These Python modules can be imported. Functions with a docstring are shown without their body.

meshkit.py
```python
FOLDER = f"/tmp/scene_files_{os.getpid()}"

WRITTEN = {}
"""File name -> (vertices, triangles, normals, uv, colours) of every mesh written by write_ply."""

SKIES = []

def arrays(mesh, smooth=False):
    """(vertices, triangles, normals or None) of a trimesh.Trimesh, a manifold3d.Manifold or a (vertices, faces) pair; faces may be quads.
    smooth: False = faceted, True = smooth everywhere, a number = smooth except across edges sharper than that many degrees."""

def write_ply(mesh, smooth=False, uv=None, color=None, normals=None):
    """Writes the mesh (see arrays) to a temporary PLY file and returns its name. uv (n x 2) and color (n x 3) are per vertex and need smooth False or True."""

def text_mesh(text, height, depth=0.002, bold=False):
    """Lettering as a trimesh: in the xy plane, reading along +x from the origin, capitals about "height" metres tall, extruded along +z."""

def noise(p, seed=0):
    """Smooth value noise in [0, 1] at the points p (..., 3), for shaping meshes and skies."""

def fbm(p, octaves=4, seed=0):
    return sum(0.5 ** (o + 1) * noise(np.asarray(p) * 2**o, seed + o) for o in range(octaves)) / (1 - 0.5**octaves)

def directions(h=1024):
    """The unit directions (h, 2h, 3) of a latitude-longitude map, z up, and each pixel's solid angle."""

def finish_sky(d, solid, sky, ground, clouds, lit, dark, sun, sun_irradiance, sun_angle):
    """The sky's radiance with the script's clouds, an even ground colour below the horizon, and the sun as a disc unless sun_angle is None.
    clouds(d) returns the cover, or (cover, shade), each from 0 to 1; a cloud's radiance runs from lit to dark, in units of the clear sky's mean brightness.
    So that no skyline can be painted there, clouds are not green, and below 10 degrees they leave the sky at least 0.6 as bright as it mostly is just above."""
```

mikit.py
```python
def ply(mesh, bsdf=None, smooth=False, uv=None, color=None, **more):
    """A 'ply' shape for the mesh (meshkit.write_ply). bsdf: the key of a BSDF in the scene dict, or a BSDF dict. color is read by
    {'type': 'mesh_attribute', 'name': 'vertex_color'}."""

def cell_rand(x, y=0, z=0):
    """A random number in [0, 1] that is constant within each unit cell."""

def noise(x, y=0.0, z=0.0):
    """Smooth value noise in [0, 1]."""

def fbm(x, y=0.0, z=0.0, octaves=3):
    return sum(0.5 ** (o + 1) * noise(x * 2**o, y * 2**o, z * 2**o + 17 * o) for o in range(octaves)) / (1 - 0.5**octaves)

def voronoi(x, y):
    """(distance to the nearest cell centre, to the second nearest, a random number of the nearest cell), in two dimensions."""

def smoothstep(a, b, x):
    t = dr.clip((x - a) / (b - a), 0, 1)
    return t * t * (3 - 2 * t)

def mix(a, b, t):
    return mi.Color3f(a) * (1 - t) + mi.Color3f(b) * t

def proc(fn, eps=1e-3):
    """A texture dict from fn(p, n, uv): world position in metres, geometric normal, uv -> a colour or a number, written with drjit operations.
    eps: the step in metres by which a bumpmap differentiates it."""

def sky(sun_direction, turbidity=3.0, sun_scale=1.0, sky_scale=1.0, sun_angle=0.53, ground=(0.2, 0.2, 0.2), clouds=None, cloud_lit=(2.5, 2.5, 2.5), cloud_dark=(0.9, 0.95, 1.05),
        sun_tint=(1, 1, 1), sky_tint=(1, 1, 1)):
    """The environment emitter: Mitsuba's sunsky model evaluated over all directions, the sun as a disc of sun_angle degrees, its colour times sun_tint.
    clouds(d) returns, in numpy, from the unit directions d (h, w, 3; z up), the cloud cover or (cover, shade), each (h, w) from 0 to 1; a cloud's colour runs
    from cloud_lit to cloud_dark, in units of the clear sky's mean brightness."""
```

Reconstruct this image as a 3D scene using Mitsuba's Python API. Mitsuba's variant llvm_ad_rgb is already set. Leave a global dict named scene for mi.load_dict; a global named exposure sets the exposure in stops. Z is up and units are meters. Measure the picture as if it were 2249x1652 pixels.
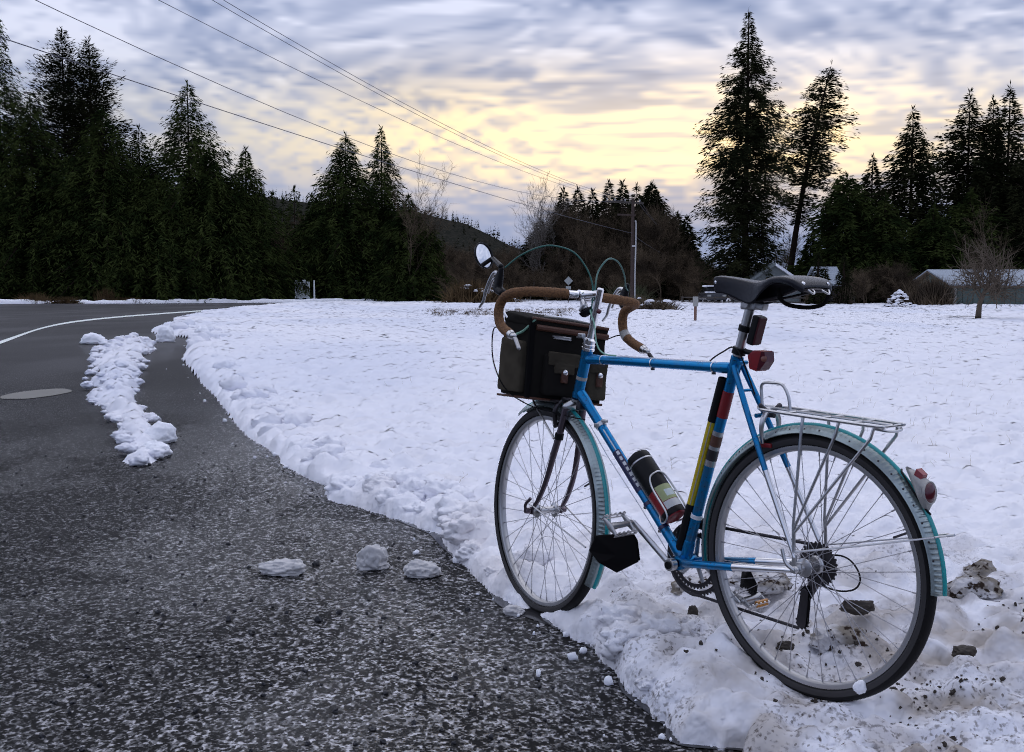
import math
import numpy as np
import trimesh
import mitsuba as mi
import drjit as dr
import mikit
from meshkit import noise, fbm

# ---------------------------------------------------------------- camera, sky, exposure
T = mi.ScalarTransform4f
EYE = 1.055                                  # lens height above the asphalt
PITCH = math.radians(4.337)
FOCAL = 2458.0                               # focal length for a picture 2249 wide
scene, labels = {}, {}
scene['camera'] = {'type': 'perspective', 'fov': 49.164, 'fov_axis': 'x', 'near_clip': 0.05, 'far_clip': 6000.0,
                   'to_world': T().look_at(origin=[0, 0, EYE], target=[0, math.cos(PITCH), EYE - math.sin(PITCH)], up=[0, 0, 1])}
exposure = 1.88
SUN = (0.16, 0.96, 0.23)


def ss_(a, b, x):
    t = np.clip((x - a) / (b - a), 0, 1)
    return t * t * (3 - 2 * t)


def cloud_cover(d):
    """Broken altocumulus: long rows overhead that close up towards the horizon, thin where the low sun shines through."""
    z = np.maximum(d[..., 2], 0.0)
    el = np.degrees(np.arcsin(np.clip(z, 0, 1)))
    az = np.degrees(np.arctan2(d[..., 0], d[..., 1])) - 6.0
    k = 1.0 / (z + 0.10)
    p = np.stack([d[..., 0] * k, d[..., 1] * k * 0.9, 0 * z], -1)
    warp = np.stack([fbm(p * 0.8 + 5, 3), fbm(p * 0.8 + 25, 3), 0 * z], -1) - 0.5
    q = p + warp * np.array([0.9, 0.5, 0])
    fine_warp = np.stack([fbm(p * 4 + 9, 2), fbm(p * 4 + 31, 2), 0 * z], -1) - 0.5
    w = q + fine_warp * 0.10
    big = fbm(q * np.array([0.9, 0.9, 1]) + 3.1, 3) - 0.5
    mid = fbm(q * np.array([2.6, 3.2, 1]) + 11.7, 3) - 0.5
    rows = noise(w * np.array([11.0, 15.0, 1]) + 1.3, 3) - 0.5          # ripples
    lumps = noise(w * np.array([25.0, 31.0, 1]) + 41.3, 4) - 0.5
    high = ss_(5.0, 10, el)
    n = np.clip(1.4 * big + 1.25 * mid + (0.75 * rows + 0.55 * lumps) * (0.30 + 0.70 * high) + 0.58, 0, 1)
    streak = np.clip(2.2 * mid + 1.7 * rows + 1.3 * lumps + 0.5, 0, 1)
    side = np.exp(-(az / 22.0) ** 2)
    glow = side * np.exp(-((el - 7.6) / 2.6) ** 2)
    wide = np.exp(-(az / 36.0) ** 2) * np.exp(-((el - 8.4) / 3.4) ** 2)
    cover = 1.0 - 0.58 * glow * (0.35 + 0.65 * streak) - 0.32 * wide * (0.4 + 0.6 * streak)
    up = np.clip((el - 14) / 26, 0, 1)
    ahead = 0.5 + 0.5 * np.cos(np.radians(az))                           # brighter on the sun's side
    shade = 1.0 - 0.50 * n ** 1.4 * (1 - 0.7 * up) * (0.25 + 0.75 * high) * (0.45 + 0.55 * ahead) - up * (0.12 + 0.72 * ahead)
    return np.clip(cover, 0.05, 1), np.clip(shade, 0, 1)


scene['sky'] = mikit.sky(SUN, turbidity=3.0, sun_scale=0.0, sky_scale=1.0, ground=(0.6, 0.6, 0.66), clouds=cloud_cover,
                         cloud_lit=(7.0, 7.1, 8.1), cloud_dark=(1.42, 1.80, 2.90), sky_tint=(1.02, 0.84, 0.60))
labels['sky'] = {'label': 'rippled grey lavender clouds over a low yellow glow', 'kind': 'structure'}


# ---------------------------------------------------------------- materials
def mat(key, color, rough=0.5, metal=0.0, spec=0.5, coat=0.0, **more):
    if not isinstance(color, dict):
        color = {'type': 'rgb', 'value': list(color)}
    b = {'type': 'principled', 'base_color': color, 'roughness': rough, 'metallic': metal, 'specular': spec, **more}
    if coat:
        b.update(clearcoat=coat, clearcoat_gloss=0.92)
    scene[key] = {'type': 'twosided', 'bsdf': b}
    return key


def diffuse(key, color):
    if not isinstance(color, dict):
        color = {'type': 'rgb', 'value': list(color)}
    scene[key] = {'type': 'twosided', 'bsdf': {'type': 'diffuse', 'reflectance': color}}
    return key


def ss(a, b, x):
    t = np.clip((x - a) / (b - a), 0, 1)
    return t * t * (3 - 2 * t)


def chips(p):
    """Stone chips of the road surface, 0 in the binder to 1 on top of a chip."""
    a = mikit.noise(p.x * 150.0, p.y * 130.0)
    b = mikit.noise(p.x * 74.0 + 9.0, p.y * 66.0)
    c = mikit.noise(p.x * 300.0, p.y * 260.0 + 5.0)
    return 0.42 * a + 0.36 * b + 0.22 * c


def asphalt_color(p, n, uv):
    c = chips(p)
    hue = mikit.noise(p.x * 110.0 + 31.0, p.y * 95.0)
    wear = mikit.smoothstep(0.36, 0.64, mikit.fbm(p.x * 1.1 + 2.0, p.y * 0.8, 0.0, 4))
    big = mikit.fbm(p.x * 0.45, p.y * 0.35 + 7.0, 0.0, 3)
    far = mikit.smoothstep(6.0, 18.0, p.y)
    pale = mikit.smoothstep(0.45, 0.62, mikit.fbm(p.x * 0.5 + 4.0, p.y * 0.12 + 9.0, 0.0, 3))
    verge = dr.exp(-dr.square((p.x + 0.16 * (p.y - 3.0) + 0.45) / 0.85))            # sky sheen of the wet road, painted as paler stones beside the verge
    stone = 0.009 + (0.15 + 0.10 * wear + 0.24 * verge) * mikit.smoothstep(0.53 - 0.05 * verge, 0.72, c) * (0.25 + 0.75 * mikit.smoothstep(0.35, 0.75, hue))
    v = stone * (0.6 + 0.7 * big) * (1 - far) + far * (0.036 + 0.030 * big + 0.018 * pale + 0.03 * (c - 0.5))
    return mi.Color3f(v * 1.0, v * 0.985, v * 1.02)


def asphalt_height(p, n, uv):
    near = 1 - mikit.smoothstep(5.0, 14.0, p.y)
    return near * 0.0060 * chips(p)


def wetness(p):
    w = mikit.smoothstep(0.40, 0.60, mikit.fbm(p.x * 1.3 + 2.0, p.y * 1.1, 0.0, 4))
    verge = dr.exp(-dr.square((p.x + 0.16 * (p.y - 3.0) + 0.55) / 0.9))
    return dr.clip(0.25 * w + 0.75 * verge * (0.45 + 0.55 * w), 0, 1)


def film(p, n, uv):
    """How much of the surface is wet and shiny."""
    far = mikit.smoothstep(8.0, 24.0, p.y)
    pool = 0.22 * mikit.smoothstep(0.52, 0.66, mikit.fbm(p.x * 2.1 + 12.0, p.y * 1.5 + 3.0, 0.0, 5)) * mikit.smoothstep(11.0, 7.0, p.y)
    return dr.clip(pool + (0.16 + 0.84 * wetness(p)) * mikit.smoothstep(0.40, 0.55, chips(p)) * (1 - far) + 0.10 * far, 0.0, 1.0)


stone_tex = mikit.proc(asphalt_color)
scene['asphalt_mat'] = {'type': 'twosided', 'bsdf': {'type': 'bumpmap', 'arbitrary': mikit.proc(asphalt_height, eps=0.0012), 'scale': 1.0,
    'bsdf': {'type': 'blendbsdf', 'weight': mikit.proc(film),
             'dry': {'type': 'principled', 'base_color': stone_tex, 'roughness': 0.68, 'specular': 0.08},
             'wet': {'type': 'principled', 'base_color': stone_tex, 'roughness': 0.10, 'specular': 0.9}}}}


def snow_color(p, n, uv):
    near = dr.exp(-dr.square(dr.maximum(dr.hypot(p.x - 1.2, (p.y - 2.5) * 0.75) - 0.1, 0.0) / 1.05))
    a = mikit.fbm(p.x * 7.0, p.y * 7.0, p.z * 7.0, 5)
    b = mikit.fbm(p.x * 26.0 + 3, p.y * 26.0, p.z * 26.0, 4)
    g1, g2, r2 = mikit.voronoi(p.x * 95.0, p.y * 95.0)
    grime = mikit.smoothstep(0.34, 0.66, a) * 0.80 * near + 0.10 * near
    warm = mikit.smoothstep(0.5, 0.72, mikit.fbm(p.x * 3.1, p.y * 3.1 + 8.0, 0.0, 4)) * dr.exp(-dr.maximum(p.y - 3.0, 0.0) / 4.0) * 0.28
    bits = mikit.fbm(p.x * 105.0, p.y * 105.0 + 4.0, p.z * 105.0, 4)
    heap = mikit.smoothstep(0.46, 0.60, mikit.fbm(p.x * 5.5 + 1.0, p.y * 5.5, p.z * 5.5, 4))
    speck = mikit.smoothstep(0.50, 0.74, bits) * heap * mikit.smoothstep(0.08, 0.45, near)
    grit = dr.select((r2 > 0.90) & (g1 < 0.30), 1.0, 0.0) * mikit.smoothstep(0.1, 0.5, near) * heap
    drift = mikit.fbm(p.x * 0.35 + 3.0, p.y * 0.16 + 8.0, 0.0, 3)
    c = mikit.mix(mi.Color3f(0.80, 0.82, 0.90), mi.Color3f(0.90, 0.90, 0.945), mikit.smoothstep(0.3, 0.7, drift))
    c = mikit.mix(c, mi.Color3f(0.58, 0.50, 0.43), warm)
    c = mikit.mix(c, mi.Color3f(0.34, 0.295, 0.25), grime)
    return mikit.mix(c, mi.Color3f(0.05, 0.035, 0.028), dr.minimum(speck * 0.62 + grit * 0.6, 0.9))


def snow_height(p, n, uv):
    return 0.016 * mikit.fbm(p.x * 26.0, p.y * 26.0, p.z * 26.0, 4) + 0.005 * mikit.fbm(p.x * 90.0, p.y * 90.0, p.z * 90.0, 3)


scene['snow_mat'] = {'type': 'twosided', 'bsdf': {'type': 'bumpmap', 'arbitrary': mikit.proc(snow_height, eps=0.004), 'scale': 1.0,
    'bsdf': {'type': 'diffuse', 'reflectance': mikit.proc(snow_color)}}}


def dirty_color(p, n, uv):
    a = mikit.fbm(p.x * 17.0, p.y * 17.0, p.z * 17.0, 4)
    b = mikit.fbm(p.x * 60.0, p.y * 60.0, p.z * 60.0, 3)
    c = mikit.mix(mi.Color3f(0.60, 0.59, 0.60), mi.Color3f(0.22, 0.195, 0.165), mikit.smoothstep(0.34, 0.62, a))
    return mikit.mix(c, mi.Color3f(0.035, 0.025, 0.02), mikit.smoothstep(0.55, 0.68, b))


diffuse('dirty_snow', mikit.proc(dirty_color))
mat('snow_lump', (0.84, 0.85, 0.89), 0.9, spec=0.2)
mat('thin_snow', (0.29, 0.33, 0.38), 0.8)
mat('ice_grey', (0.50, 0.49, 0.49), 0.5)
mat('line_paint', (0.60, 0.64, 0.60), 0.6)
mat('melt_shade_mat', (0.018, 0.018, 0.02), 0.10, spec=0.6)
mat('concrete', (0.15, 0.145, 0.13), 0.7)
mat('mud', (0.03, 0.022, 0.016), 0.7)
mat('stone_dark', (0.02, 0.02, 0.024), 0.45)
mat('dead_grass', (0.30, 0.24, 0.17), 0.8)

mat('teal_paint', (0.01, 0.30, 0.31), 0.3, coat=0.7)
mat('chrome', (0.86, 0.86, 0.88), 0.12, metal=1.0)
mat('alloy', (0.62, 0.62, 0.63), 0.30, metal=1.0)
mat('alloy_dull', (0.46, 0.46, 0.47), 0.42, metal=1.0)
mat('steel_dark', (0.06, 0.055, 0.06), 0.38, metal=0.8)
mat('fork_steel', (0.15, 0.12, 0.14), 0.25, metal=0.9)
mat('spoke_steel', (0.42, 0.41, 0.43), 0.34, metal=1.0)
mat('black_plastic', (0.005, 0.005, 0.006), 0.42, spec=0.22)
mat('rubber', (0.007, 0.0065, 0.007), 0.6, spec=0.2)
mat('rubber_side', (0.028, 0.026, 0.027), 0.7)
mat('saddle_leather', (0.008, 0.008, 0.013), 0.28, spec=0.32, coat=0.14)
mat('brown_leather', (0.085, 0.032, 0.018), 0.5)
mat('red_plastic', (0.22, 0.006, 0.012), 0.22, coat=1.0)
mat('red_lens', (0.07, 0.002, 0.010), 0.16, coat=1.0)
mat('dull_window', (0.20, 0.07, 0.05), 0.3)
mat('reflector_red', (0.05, 0.003, 0.008), 0.4, spec=0.25)
mat('amber', (0.42, 0.17, 0.02), 0.25, coat=0.6)
mat('yellow_paint', (0.50, 0.38, 0.012), 0.34)
mat('red_band', (0.19, 0.008, 0.012), 0.4)
mat('white_decal', (0.66, 0.67, 0.70), 0.4)
mat('navy_decal', (0.02, 0.02, 0.075), 0.35, coat=0.5)
mat('cream_shell', (0.34, 0.335, 0.32), 0.4)
mat('green_cable', (0.035, 0.14, 0.115), 0.35)
mat('mint_cord', (0.25, 0.48, 0.36), 0.5)
mat('label_green', (0.30, 0.34, 0.16), 0.4)
mat('label_pale', (0.48, 0.55, 0.55), 0.4)
mat('clear_plastic', (0.48, 0.50, 0.50), 0.3)
mat('mirror_glass', (0.92, 0.93, 0.95), 0.02, metal=1.0)
mat('black_cloth', (0.006, 0.0055, 0.006), 0.85, spec=0.1)


def paint_color(p, n, uv):
    """Metallic blue, dulled by road film that thickens low down."""
    a = mikit.fbm(p.x * 45.0, p.y * 45.0, p.z * 45.0, 4)
    b = mikit.fbm(p.x * 190.0, p.y * 190.0, p.z * 190.0, 3)
    film_ = mikit.smoothstep(0.42, 0.68, a) * (0.16 + 0.40 * mikit.smoothstep(0.75, 0.25, p.z))
    c = mikit.mix(mi.Color3f(0.0, 0.20, 0.47), mi.Color3f(0.10, 0.15, 0.19), film_)
    return mikit.mix(c, mi.Color3f(0.05, 0.045, 0.04), mikit.smoothstep(0.66, 0.76, b) * 0.7)


mat('blue_paint', mikit.proc(paint_color), 0.24, metal=0.7, spec=0.3, coat=0.4)


def tape_color(p, n, uv):
    a = mikit.fbm(p.x * 260.0, p.y * 260.0, p.z * 260.0, 3)
    return mikit.mix(mi.Color3f(0.10, 0.046, 0.018), mi.Color3f(0.20, 0.095, 0.036), mikit.smoothstep(0.3, 0.7, a))


def canvas_color(p, n, uv):
    a = mikit.fbm(p.x * 30.0, p.y * 30.0, p.z * 30.0, 4)
    return mikit.mix(mi.Color3f(0.030, 0.025, 0.018), mi.Color3f(0.085, 0.072, 0.052), a)


mat('cork_tape', mikit.proc(tape_color), 0.8)
mat('canvas', mikit.proc(canvas_color), 0.9, spec=0.15)
mat('canvas_dark', (0.014, 0.0125, 0.011), 0.9, spec=0.12)


def hammered(p, n, uv):
    side = mikit.smoothstep(0.004, 0.008, dr.abs(uv.y)) * (1 - mikit.smoothstep(0.019, 0.023, dr.abs(uv.y)))
    return 0.0011 * side * dr.maximum(dr.sin(uv.x * 480.0 + dr.abs(uv.y) * 90), -0.3)


def fender_color(p, n, uv):
    a = mikit.fbm(p.x * 14.0, p.y * 14.0, p.z * 14.0, 4)
    return mikit.mix(mi.Color3f(0.40, 0.47, 0.465), mi.Color3f(0.26, 0.30, 0.30), mikit.smoothstep(0.4, 0.65, a))


scene['hammered_alloy'] = {'type': 'twosided', 'bsdf': {'type': 'bumpmap', 'arbitrary': mikit.proc(hammered, eps=0.001), 'scale': 1.0,
    'bsdf': {'type': 'principled', 'base_color': mikit.proc(fender_color), 'roughness': 0.34, 'metallic': 0.85}}}


# ---------------------------------------------------------------- mesh helpers
def cat(meshes):
    return trimesh.util.concatenate(list(meshes))


def tm(v, f):
    return trimesh.Trimesh(np.asarray(v, float), np.asarray(f, int), process=False)


def spline(pts, n=8):
    """Catmull-Rom through the points."""
    P = np.asarray(pts, float)
    P = np.vstack([2 * P[0] - P[1], P, 2 * P[-1] - P[-2]])
    t = np.linspace(0, 1, n, endpoint=False)[:, None]
    out = [0.5 * (2 * P[i] + (P[i + 1] - P[i - 1]) * t + (2 * P[i - 1] - 5 * P[i] + 4 * P[i + 1] - P[i + 2]) * t ** 2
                  + (-P[i - 1] + 3 * P[i] - 3 * P[i + 1] + P[i + 2]) * t ** 3) for i in range(1, len(P) - 2)]
    return np.vstack(out + [P[-2:-1]])


def tube(pts, r, n=10, cap=True):
    P = np.asarray(pts, float)
    r = np.broadcast_to(np.asarray(r, float), (len(P),))
    t = np.gradient(P, axis=0)
    t /= np.linalg.norm(t, axis=1, keepdims=True)
    a = np.cross(t[0], [0.31, 0.17, 0.93])
    if np.linalg.norm(a) < 0.2:
        a = np.cross(t[0], [1, 0, 0])
    rows, ang = [], np.arange(n) * 2 * np.pi / n
    for i in range(len(P)):
        a = a - t[i] * (a @ t[i])
        a /= np.linalg.norm(a)
        b = np.cross(t[i], a)
        rows.append(P[i] + r[i] * (np.cos(ang)[:, None] * a + np.sin(ang)[:, None] * b))
    v = np.vstack(rows)
    i, j = np.meshgrid(np.arange(len(P) - 1), np.arange(n), indexing='ij')
    q = np.stack([i * n + j, i * n + (j + 1) % n, (i + 1) * n + (j + 1) % n, (i + 1) * n + j], -1).reshape(-1, 4)
    f = np.vstack([q[:, [0, 1, 2]], q[:, [0, 2, 3]]])
    if cap:
        m = len(v)
        v = np.vstack([v, P[0], P[-1]])
        k = np.arange(n)
        f = np.vstack([f, np.stack([(k + 1) % n, k, 0 * k + m], 1), np.stack([(len(P) - 1) * n + k, (len(P) - 1) * n + (k + 1) % n, 0 * k + m + 1], 1)])
    return tm(v, f)


def rod(a, b, r, n=10, r2=None):
    return tube([a, b], [r, r if r2 is None else r2], n)


def lathe(profile, axis_point=(0, 0, 0), axis=(0, 1, 0), n=48, closed=False, arc=None):
    """profile: (radius, position along the axis)."""
    pr = np.asarray(profile, float)
    ax = np.asarray(axis, float) / np.linalg.norm(axis)
    a = np.cross(ax, [0, 0, 1] if abs(ax[2]) < 0.9 else [1, 0, 0])
    a /= np.linalg.norm(a)
    b = np.cross(a, ax)
    ang = np.arange(n) * 2 * np.pi / n
    ring = np.cos(ang)[:, None] * a + np.sin(ang)[:, None] * b
    v = (np.asarray(axis_point, float) + pr[:, None, :1] * ring[None] + pr[:, None, 1:] * ax).reshape(-1, 3)
    m = len(pr)
    i, j = np.meshgrid(np.arange(m if closed else m - 1), np.arange(n), indexing='ij')
    i2 = (i + 1) % m
    q = np.stack([i * n + j, i * n + (j + 1) % n, i2 * n + (j + 1) % n, i2 * n + j], -1).reshape(-1, 4)
    return tm(v, np.vstack([q[:, [0, 1, 2]], q[:, [0, 2, 3]]]))


def hull(points):
    return trimesh.convex.convex_hull(np.asarray(points, float))


SPH = trimesh.creation.icosphere(subdivisions=1).vertices


def rbox(center, size, r=0.003, R=None):
    h = np.asarray(size, float) / 2 - r
    c = np.array([[x, y, z] for x in (-1, 1) for y in (-1, 1) for z in (-1, 1)], float) * np.maximum(h, 1e-5)
    p = (c[:, None] + SPH[None] * r).reshape(-1, 3)
    if R is not None:
        p = p @ np.asarray(R, float).T
    return hull(p + np.asarray(center, float))


def blob(points, radii):
    return hull(np.vstack([np.asarray(p, float) + SPH * r for p, r in zip(points, np.broadcast_to(radii, (len(points),)))]))


def frame_of(direction, up=(0, 0, 1)):
    x = np.asarray(direction, float) / np.linalg.norm(direction)
    y = np.cross(up, x)
    y /= np.linalg.norm(y)
    return np.stack([x, y, np.cross(x, y)], 1)


def rock(center, size, seed, rough=0.28, sub=3, flat=0.5):
    m = trimesh.creation.icosphere(subdivisions=sub)
    v = np.array(m.vertices)
    k = 1 + rough * 2 * (fbm(v * 1.3 + seed * 7.7, 4, seed) - 0.5) + rough * 0.7 * (noise(v * 5 + seed * 3.1, seed) - 0.5)
    v = v * k[:, None] * np.asarray(size, float)
    v[:, 2] = np.where(v[:, 2] < 0, v[:, 2] * flat, v[:, 2])
    return tm(v + np.asarray(center, float), m.faces)


counts = {}


def numbered(name):
    counts[name] = counts.get(name, 0) + 1
    return name if counts[name] == 1 else f'{name}_{counts[name] - 1:03d}'


def put(name, mesh, material, parent=None, smooth=False, **more):
    key = numbered(name if parent is None else f'{parent}__{name}')
    scene[key] = mikit.ply(mesh, material, smooth=smooth, **more)
    return key


def thing(name, label, category, group=None):
    key = numbered(name)
    labels[key] = {'label': label, 'category': category}
    if group:
        labels[key]['group'] = group
    return key


def tag(key, label, category=None, group=None, kind=None):
    labels[key] = {k: v for k, v in (('label', label), ('category', category), ('group', group), ('kind', kind)) if v}
    return key


def sight(px, py, depth):
    """World point seen at a place of the 2249-wide picture, depth metres ahead."""
    a, b = (px - 1124.5) / FOCAL, (826.0 - py) / FOCAL
    r = np.array([a, math.cos(PITCH) + b * math.sin(PITCH), b * math.cos(PITCH) - math.sin(PITCH)])
    return np.array([0, 0, EYE]) + r * (depth / r[1])


# ---------------------------------------------------------------- ground, road, snow
def base(x, y):
    """Height of the asphalt: it falls a little towards the right-hand verge nearest the camera."""
    return -0.045 * ss(3.5, 2.7, y) * ss(-0.6, 0.5, x)


def fan(r0, r1, step, a0, a1, n):
    """A sheet of points round the spot where the photographer stands, finer close by."""
    r = r0 * np.exp(np.arange(0, math.log(r1 / r0) + step, step))
    a = np.linspace(a0, a1, n)
    R, A = np.meshgrid(r, a, indexing='ij')
    i, j = np.meshgrid(np.arange(len(r) - 1), np.arange(n - 1), indexing='ij')
    q = np.stack([i * n + j, (i + 1) * n + j, (i + 1) * n + j + 1, i * n + j + 1], -1).reshape(-1, 4)
    return (R * np.sin(A)).ravel(), (R * np.cos(A)).ravel(), q


def quads(q):
    return np.vstack([q[:, [0, 2, 1]], q[:, [0, 3, 2]]])


def inside_distance(x, y, poly):
    """Distance to the outline, positive inside."""
    P = np.asarray(poly, float)
    best, inside = np.full(len(x), 1e9), np.zeros(len(x), bool)
    for (ax, ay), (bx, by) in zip(P, np.roll(P, -1, 0)):
        dx, dy = bx - ax, by - ay
        t = np.clip(((x - ax) * dx + (y - ay) * dy) / (dx * dx + dy * dy), 0, 1)
        best = np.minimum(best, (x - ax - t * dx) ** 2 + (y - ay - t * dy) ** 2)
        if ay != by:
            inside ^= ((ay > y) != (by > y)) & (x < ax + (y - ay) * dx / (by - ay))
    return np.sqrt(best) * np.where(inside, 1, -1)


def clods(x, y, cell, seed, soft=False):
    """Rounded lumps scattered one to a cell, 0 to 1."""
    X, Y = x / cell, y / cell
    ix, iy = np.floor(X), np.floor(Y)
    h = np.zeros_like(X)
    for a in (-1, 0, 1):
        for b in (-1, 0, 1):
            cx, cy = ix + a, iy + b
            c = np.stack([cx, cy, 0 * cx], -1)
            ox, oy, s = noise(c, seed), noise(c, seed + 1), noise(c, seed + 2)
            rad = 0.35 + 0.5 * s
            d2 = ((X - cx - ox) ** 2 + (Y - cy - oy) ** 2) / rad ** 2
            h = np.maximum(h, (np.maximum(1 - d2, 0) ** 1.5 if soft else np.sqrt(np.maximum(1 - d2, 0))) * rad / 0.85)
    return h


put('ground', tm([[-3000, -3000, -0.35], [3000, -3000, -0.35], [3000, 3000, -0.35], [-3000, 3000, -0.35]], [[0, 1, 2], [0, 2, 3]]),
    diffuse('soil', (0.045, 0.036, 0.028)))
tag('ground', 'dark soil and leaf litter under the trees', kind='structure')

# the road and the wide asphalt apron in front
x, y, q = fan(0.9, 112.0, 0.02, math.radians(-80), math.radians(80), 240)
ROAD = [(-70, -2), (6, -2), (6, 1.8), (2.2, 2.2), (1.2, 3.2), (0.6, 4.5), (0.4, 6.5), (-0.3, 8), (-2, 15), (-4, 22), (-9, 40), (-11, 60), (-11, 80), (-5, 108), (-8, 118),
        (-14, 111), (-20.96, 104.5), (-32.97, 97.0), (-43.3, 93.5), (-70, 88)]
keep = (inside_distance(x, y, ROAD) > 0)[q].all(1)
rq = q[keep]
used = np.unique(rq)
renum = np.zeros(len(x), int)
renum[used] = np.arange(len(used))
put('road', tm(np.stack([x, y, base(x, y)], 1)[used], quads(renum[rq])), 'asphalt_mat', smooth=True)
tag('road', 'wet gritty asphalt road curving away to the left', kind='structure')
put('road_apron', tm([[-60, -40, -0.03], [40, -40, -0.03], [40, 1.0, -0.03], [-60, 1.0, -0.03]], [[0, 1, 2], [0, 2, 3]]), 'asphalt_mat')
tag('road_apron', 'asphalt behind the viewpoint', kind='structure')

# white edge line
outer = spline([(-8.9, 18.0), (-10.77, 23.53), (-13.82, 33.16), (-15.5, 40.0), (-16.5, 47.81), (-16.9, 56.6), (-17.0, 66), (-16.4, 78), (-15, 90)], 10)
inner = spline([(-8.5, 16.8), (-10.2, 22.3), (-13.1, 31.2), (-14.8, 38.2), (-15.7, 45.2), (-16.1, 53.7), (-16.2, 63), (-15.7, 75), (-14.4, 88)], 10)
n = len(outer)
v = np.vstack([np.c_[outer, np.full(n, 0.008)], np.c_[inner, np.full(n, 0.008)]])
k = np.arange(n - 1)
put('edge_line', tm(v, np.vstack([np.stack([k, k + 1, n + k + 1], 1), np.stack([k, n + k + 1, n + k], 1)])), 'line_paint')
tag('edge_line', 'painted white line along the edge of the road', kind='structure')

# worn concrete patch
a = np.linspace(0, 2 * np.pi, 40, endpoint=False)
rr = 1 + 0.12 * (noise(np.stack([np.cos(a) * 2, np.sin(a) * 2, 0 * a], 1), 5) - 0.5)
put('road_patch', tm(np.vstack([np.stack([-4.87 + 0.27 * rr * np.cos(a), 11.45 + 0.58 * rr * np.sin(a), 0 * a + 0.006], 1), [[-4.87, 11.45, 0.006]]]),
                     np.stack([np.arange(40), (np.arange(40) + 1) % 40, np.full(40, 40)], 1)), 'concrete')
tag('road_patch', 'pale oval concrete cover set in the asphalt left of the snow heap', 'manhole cover')

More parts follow.
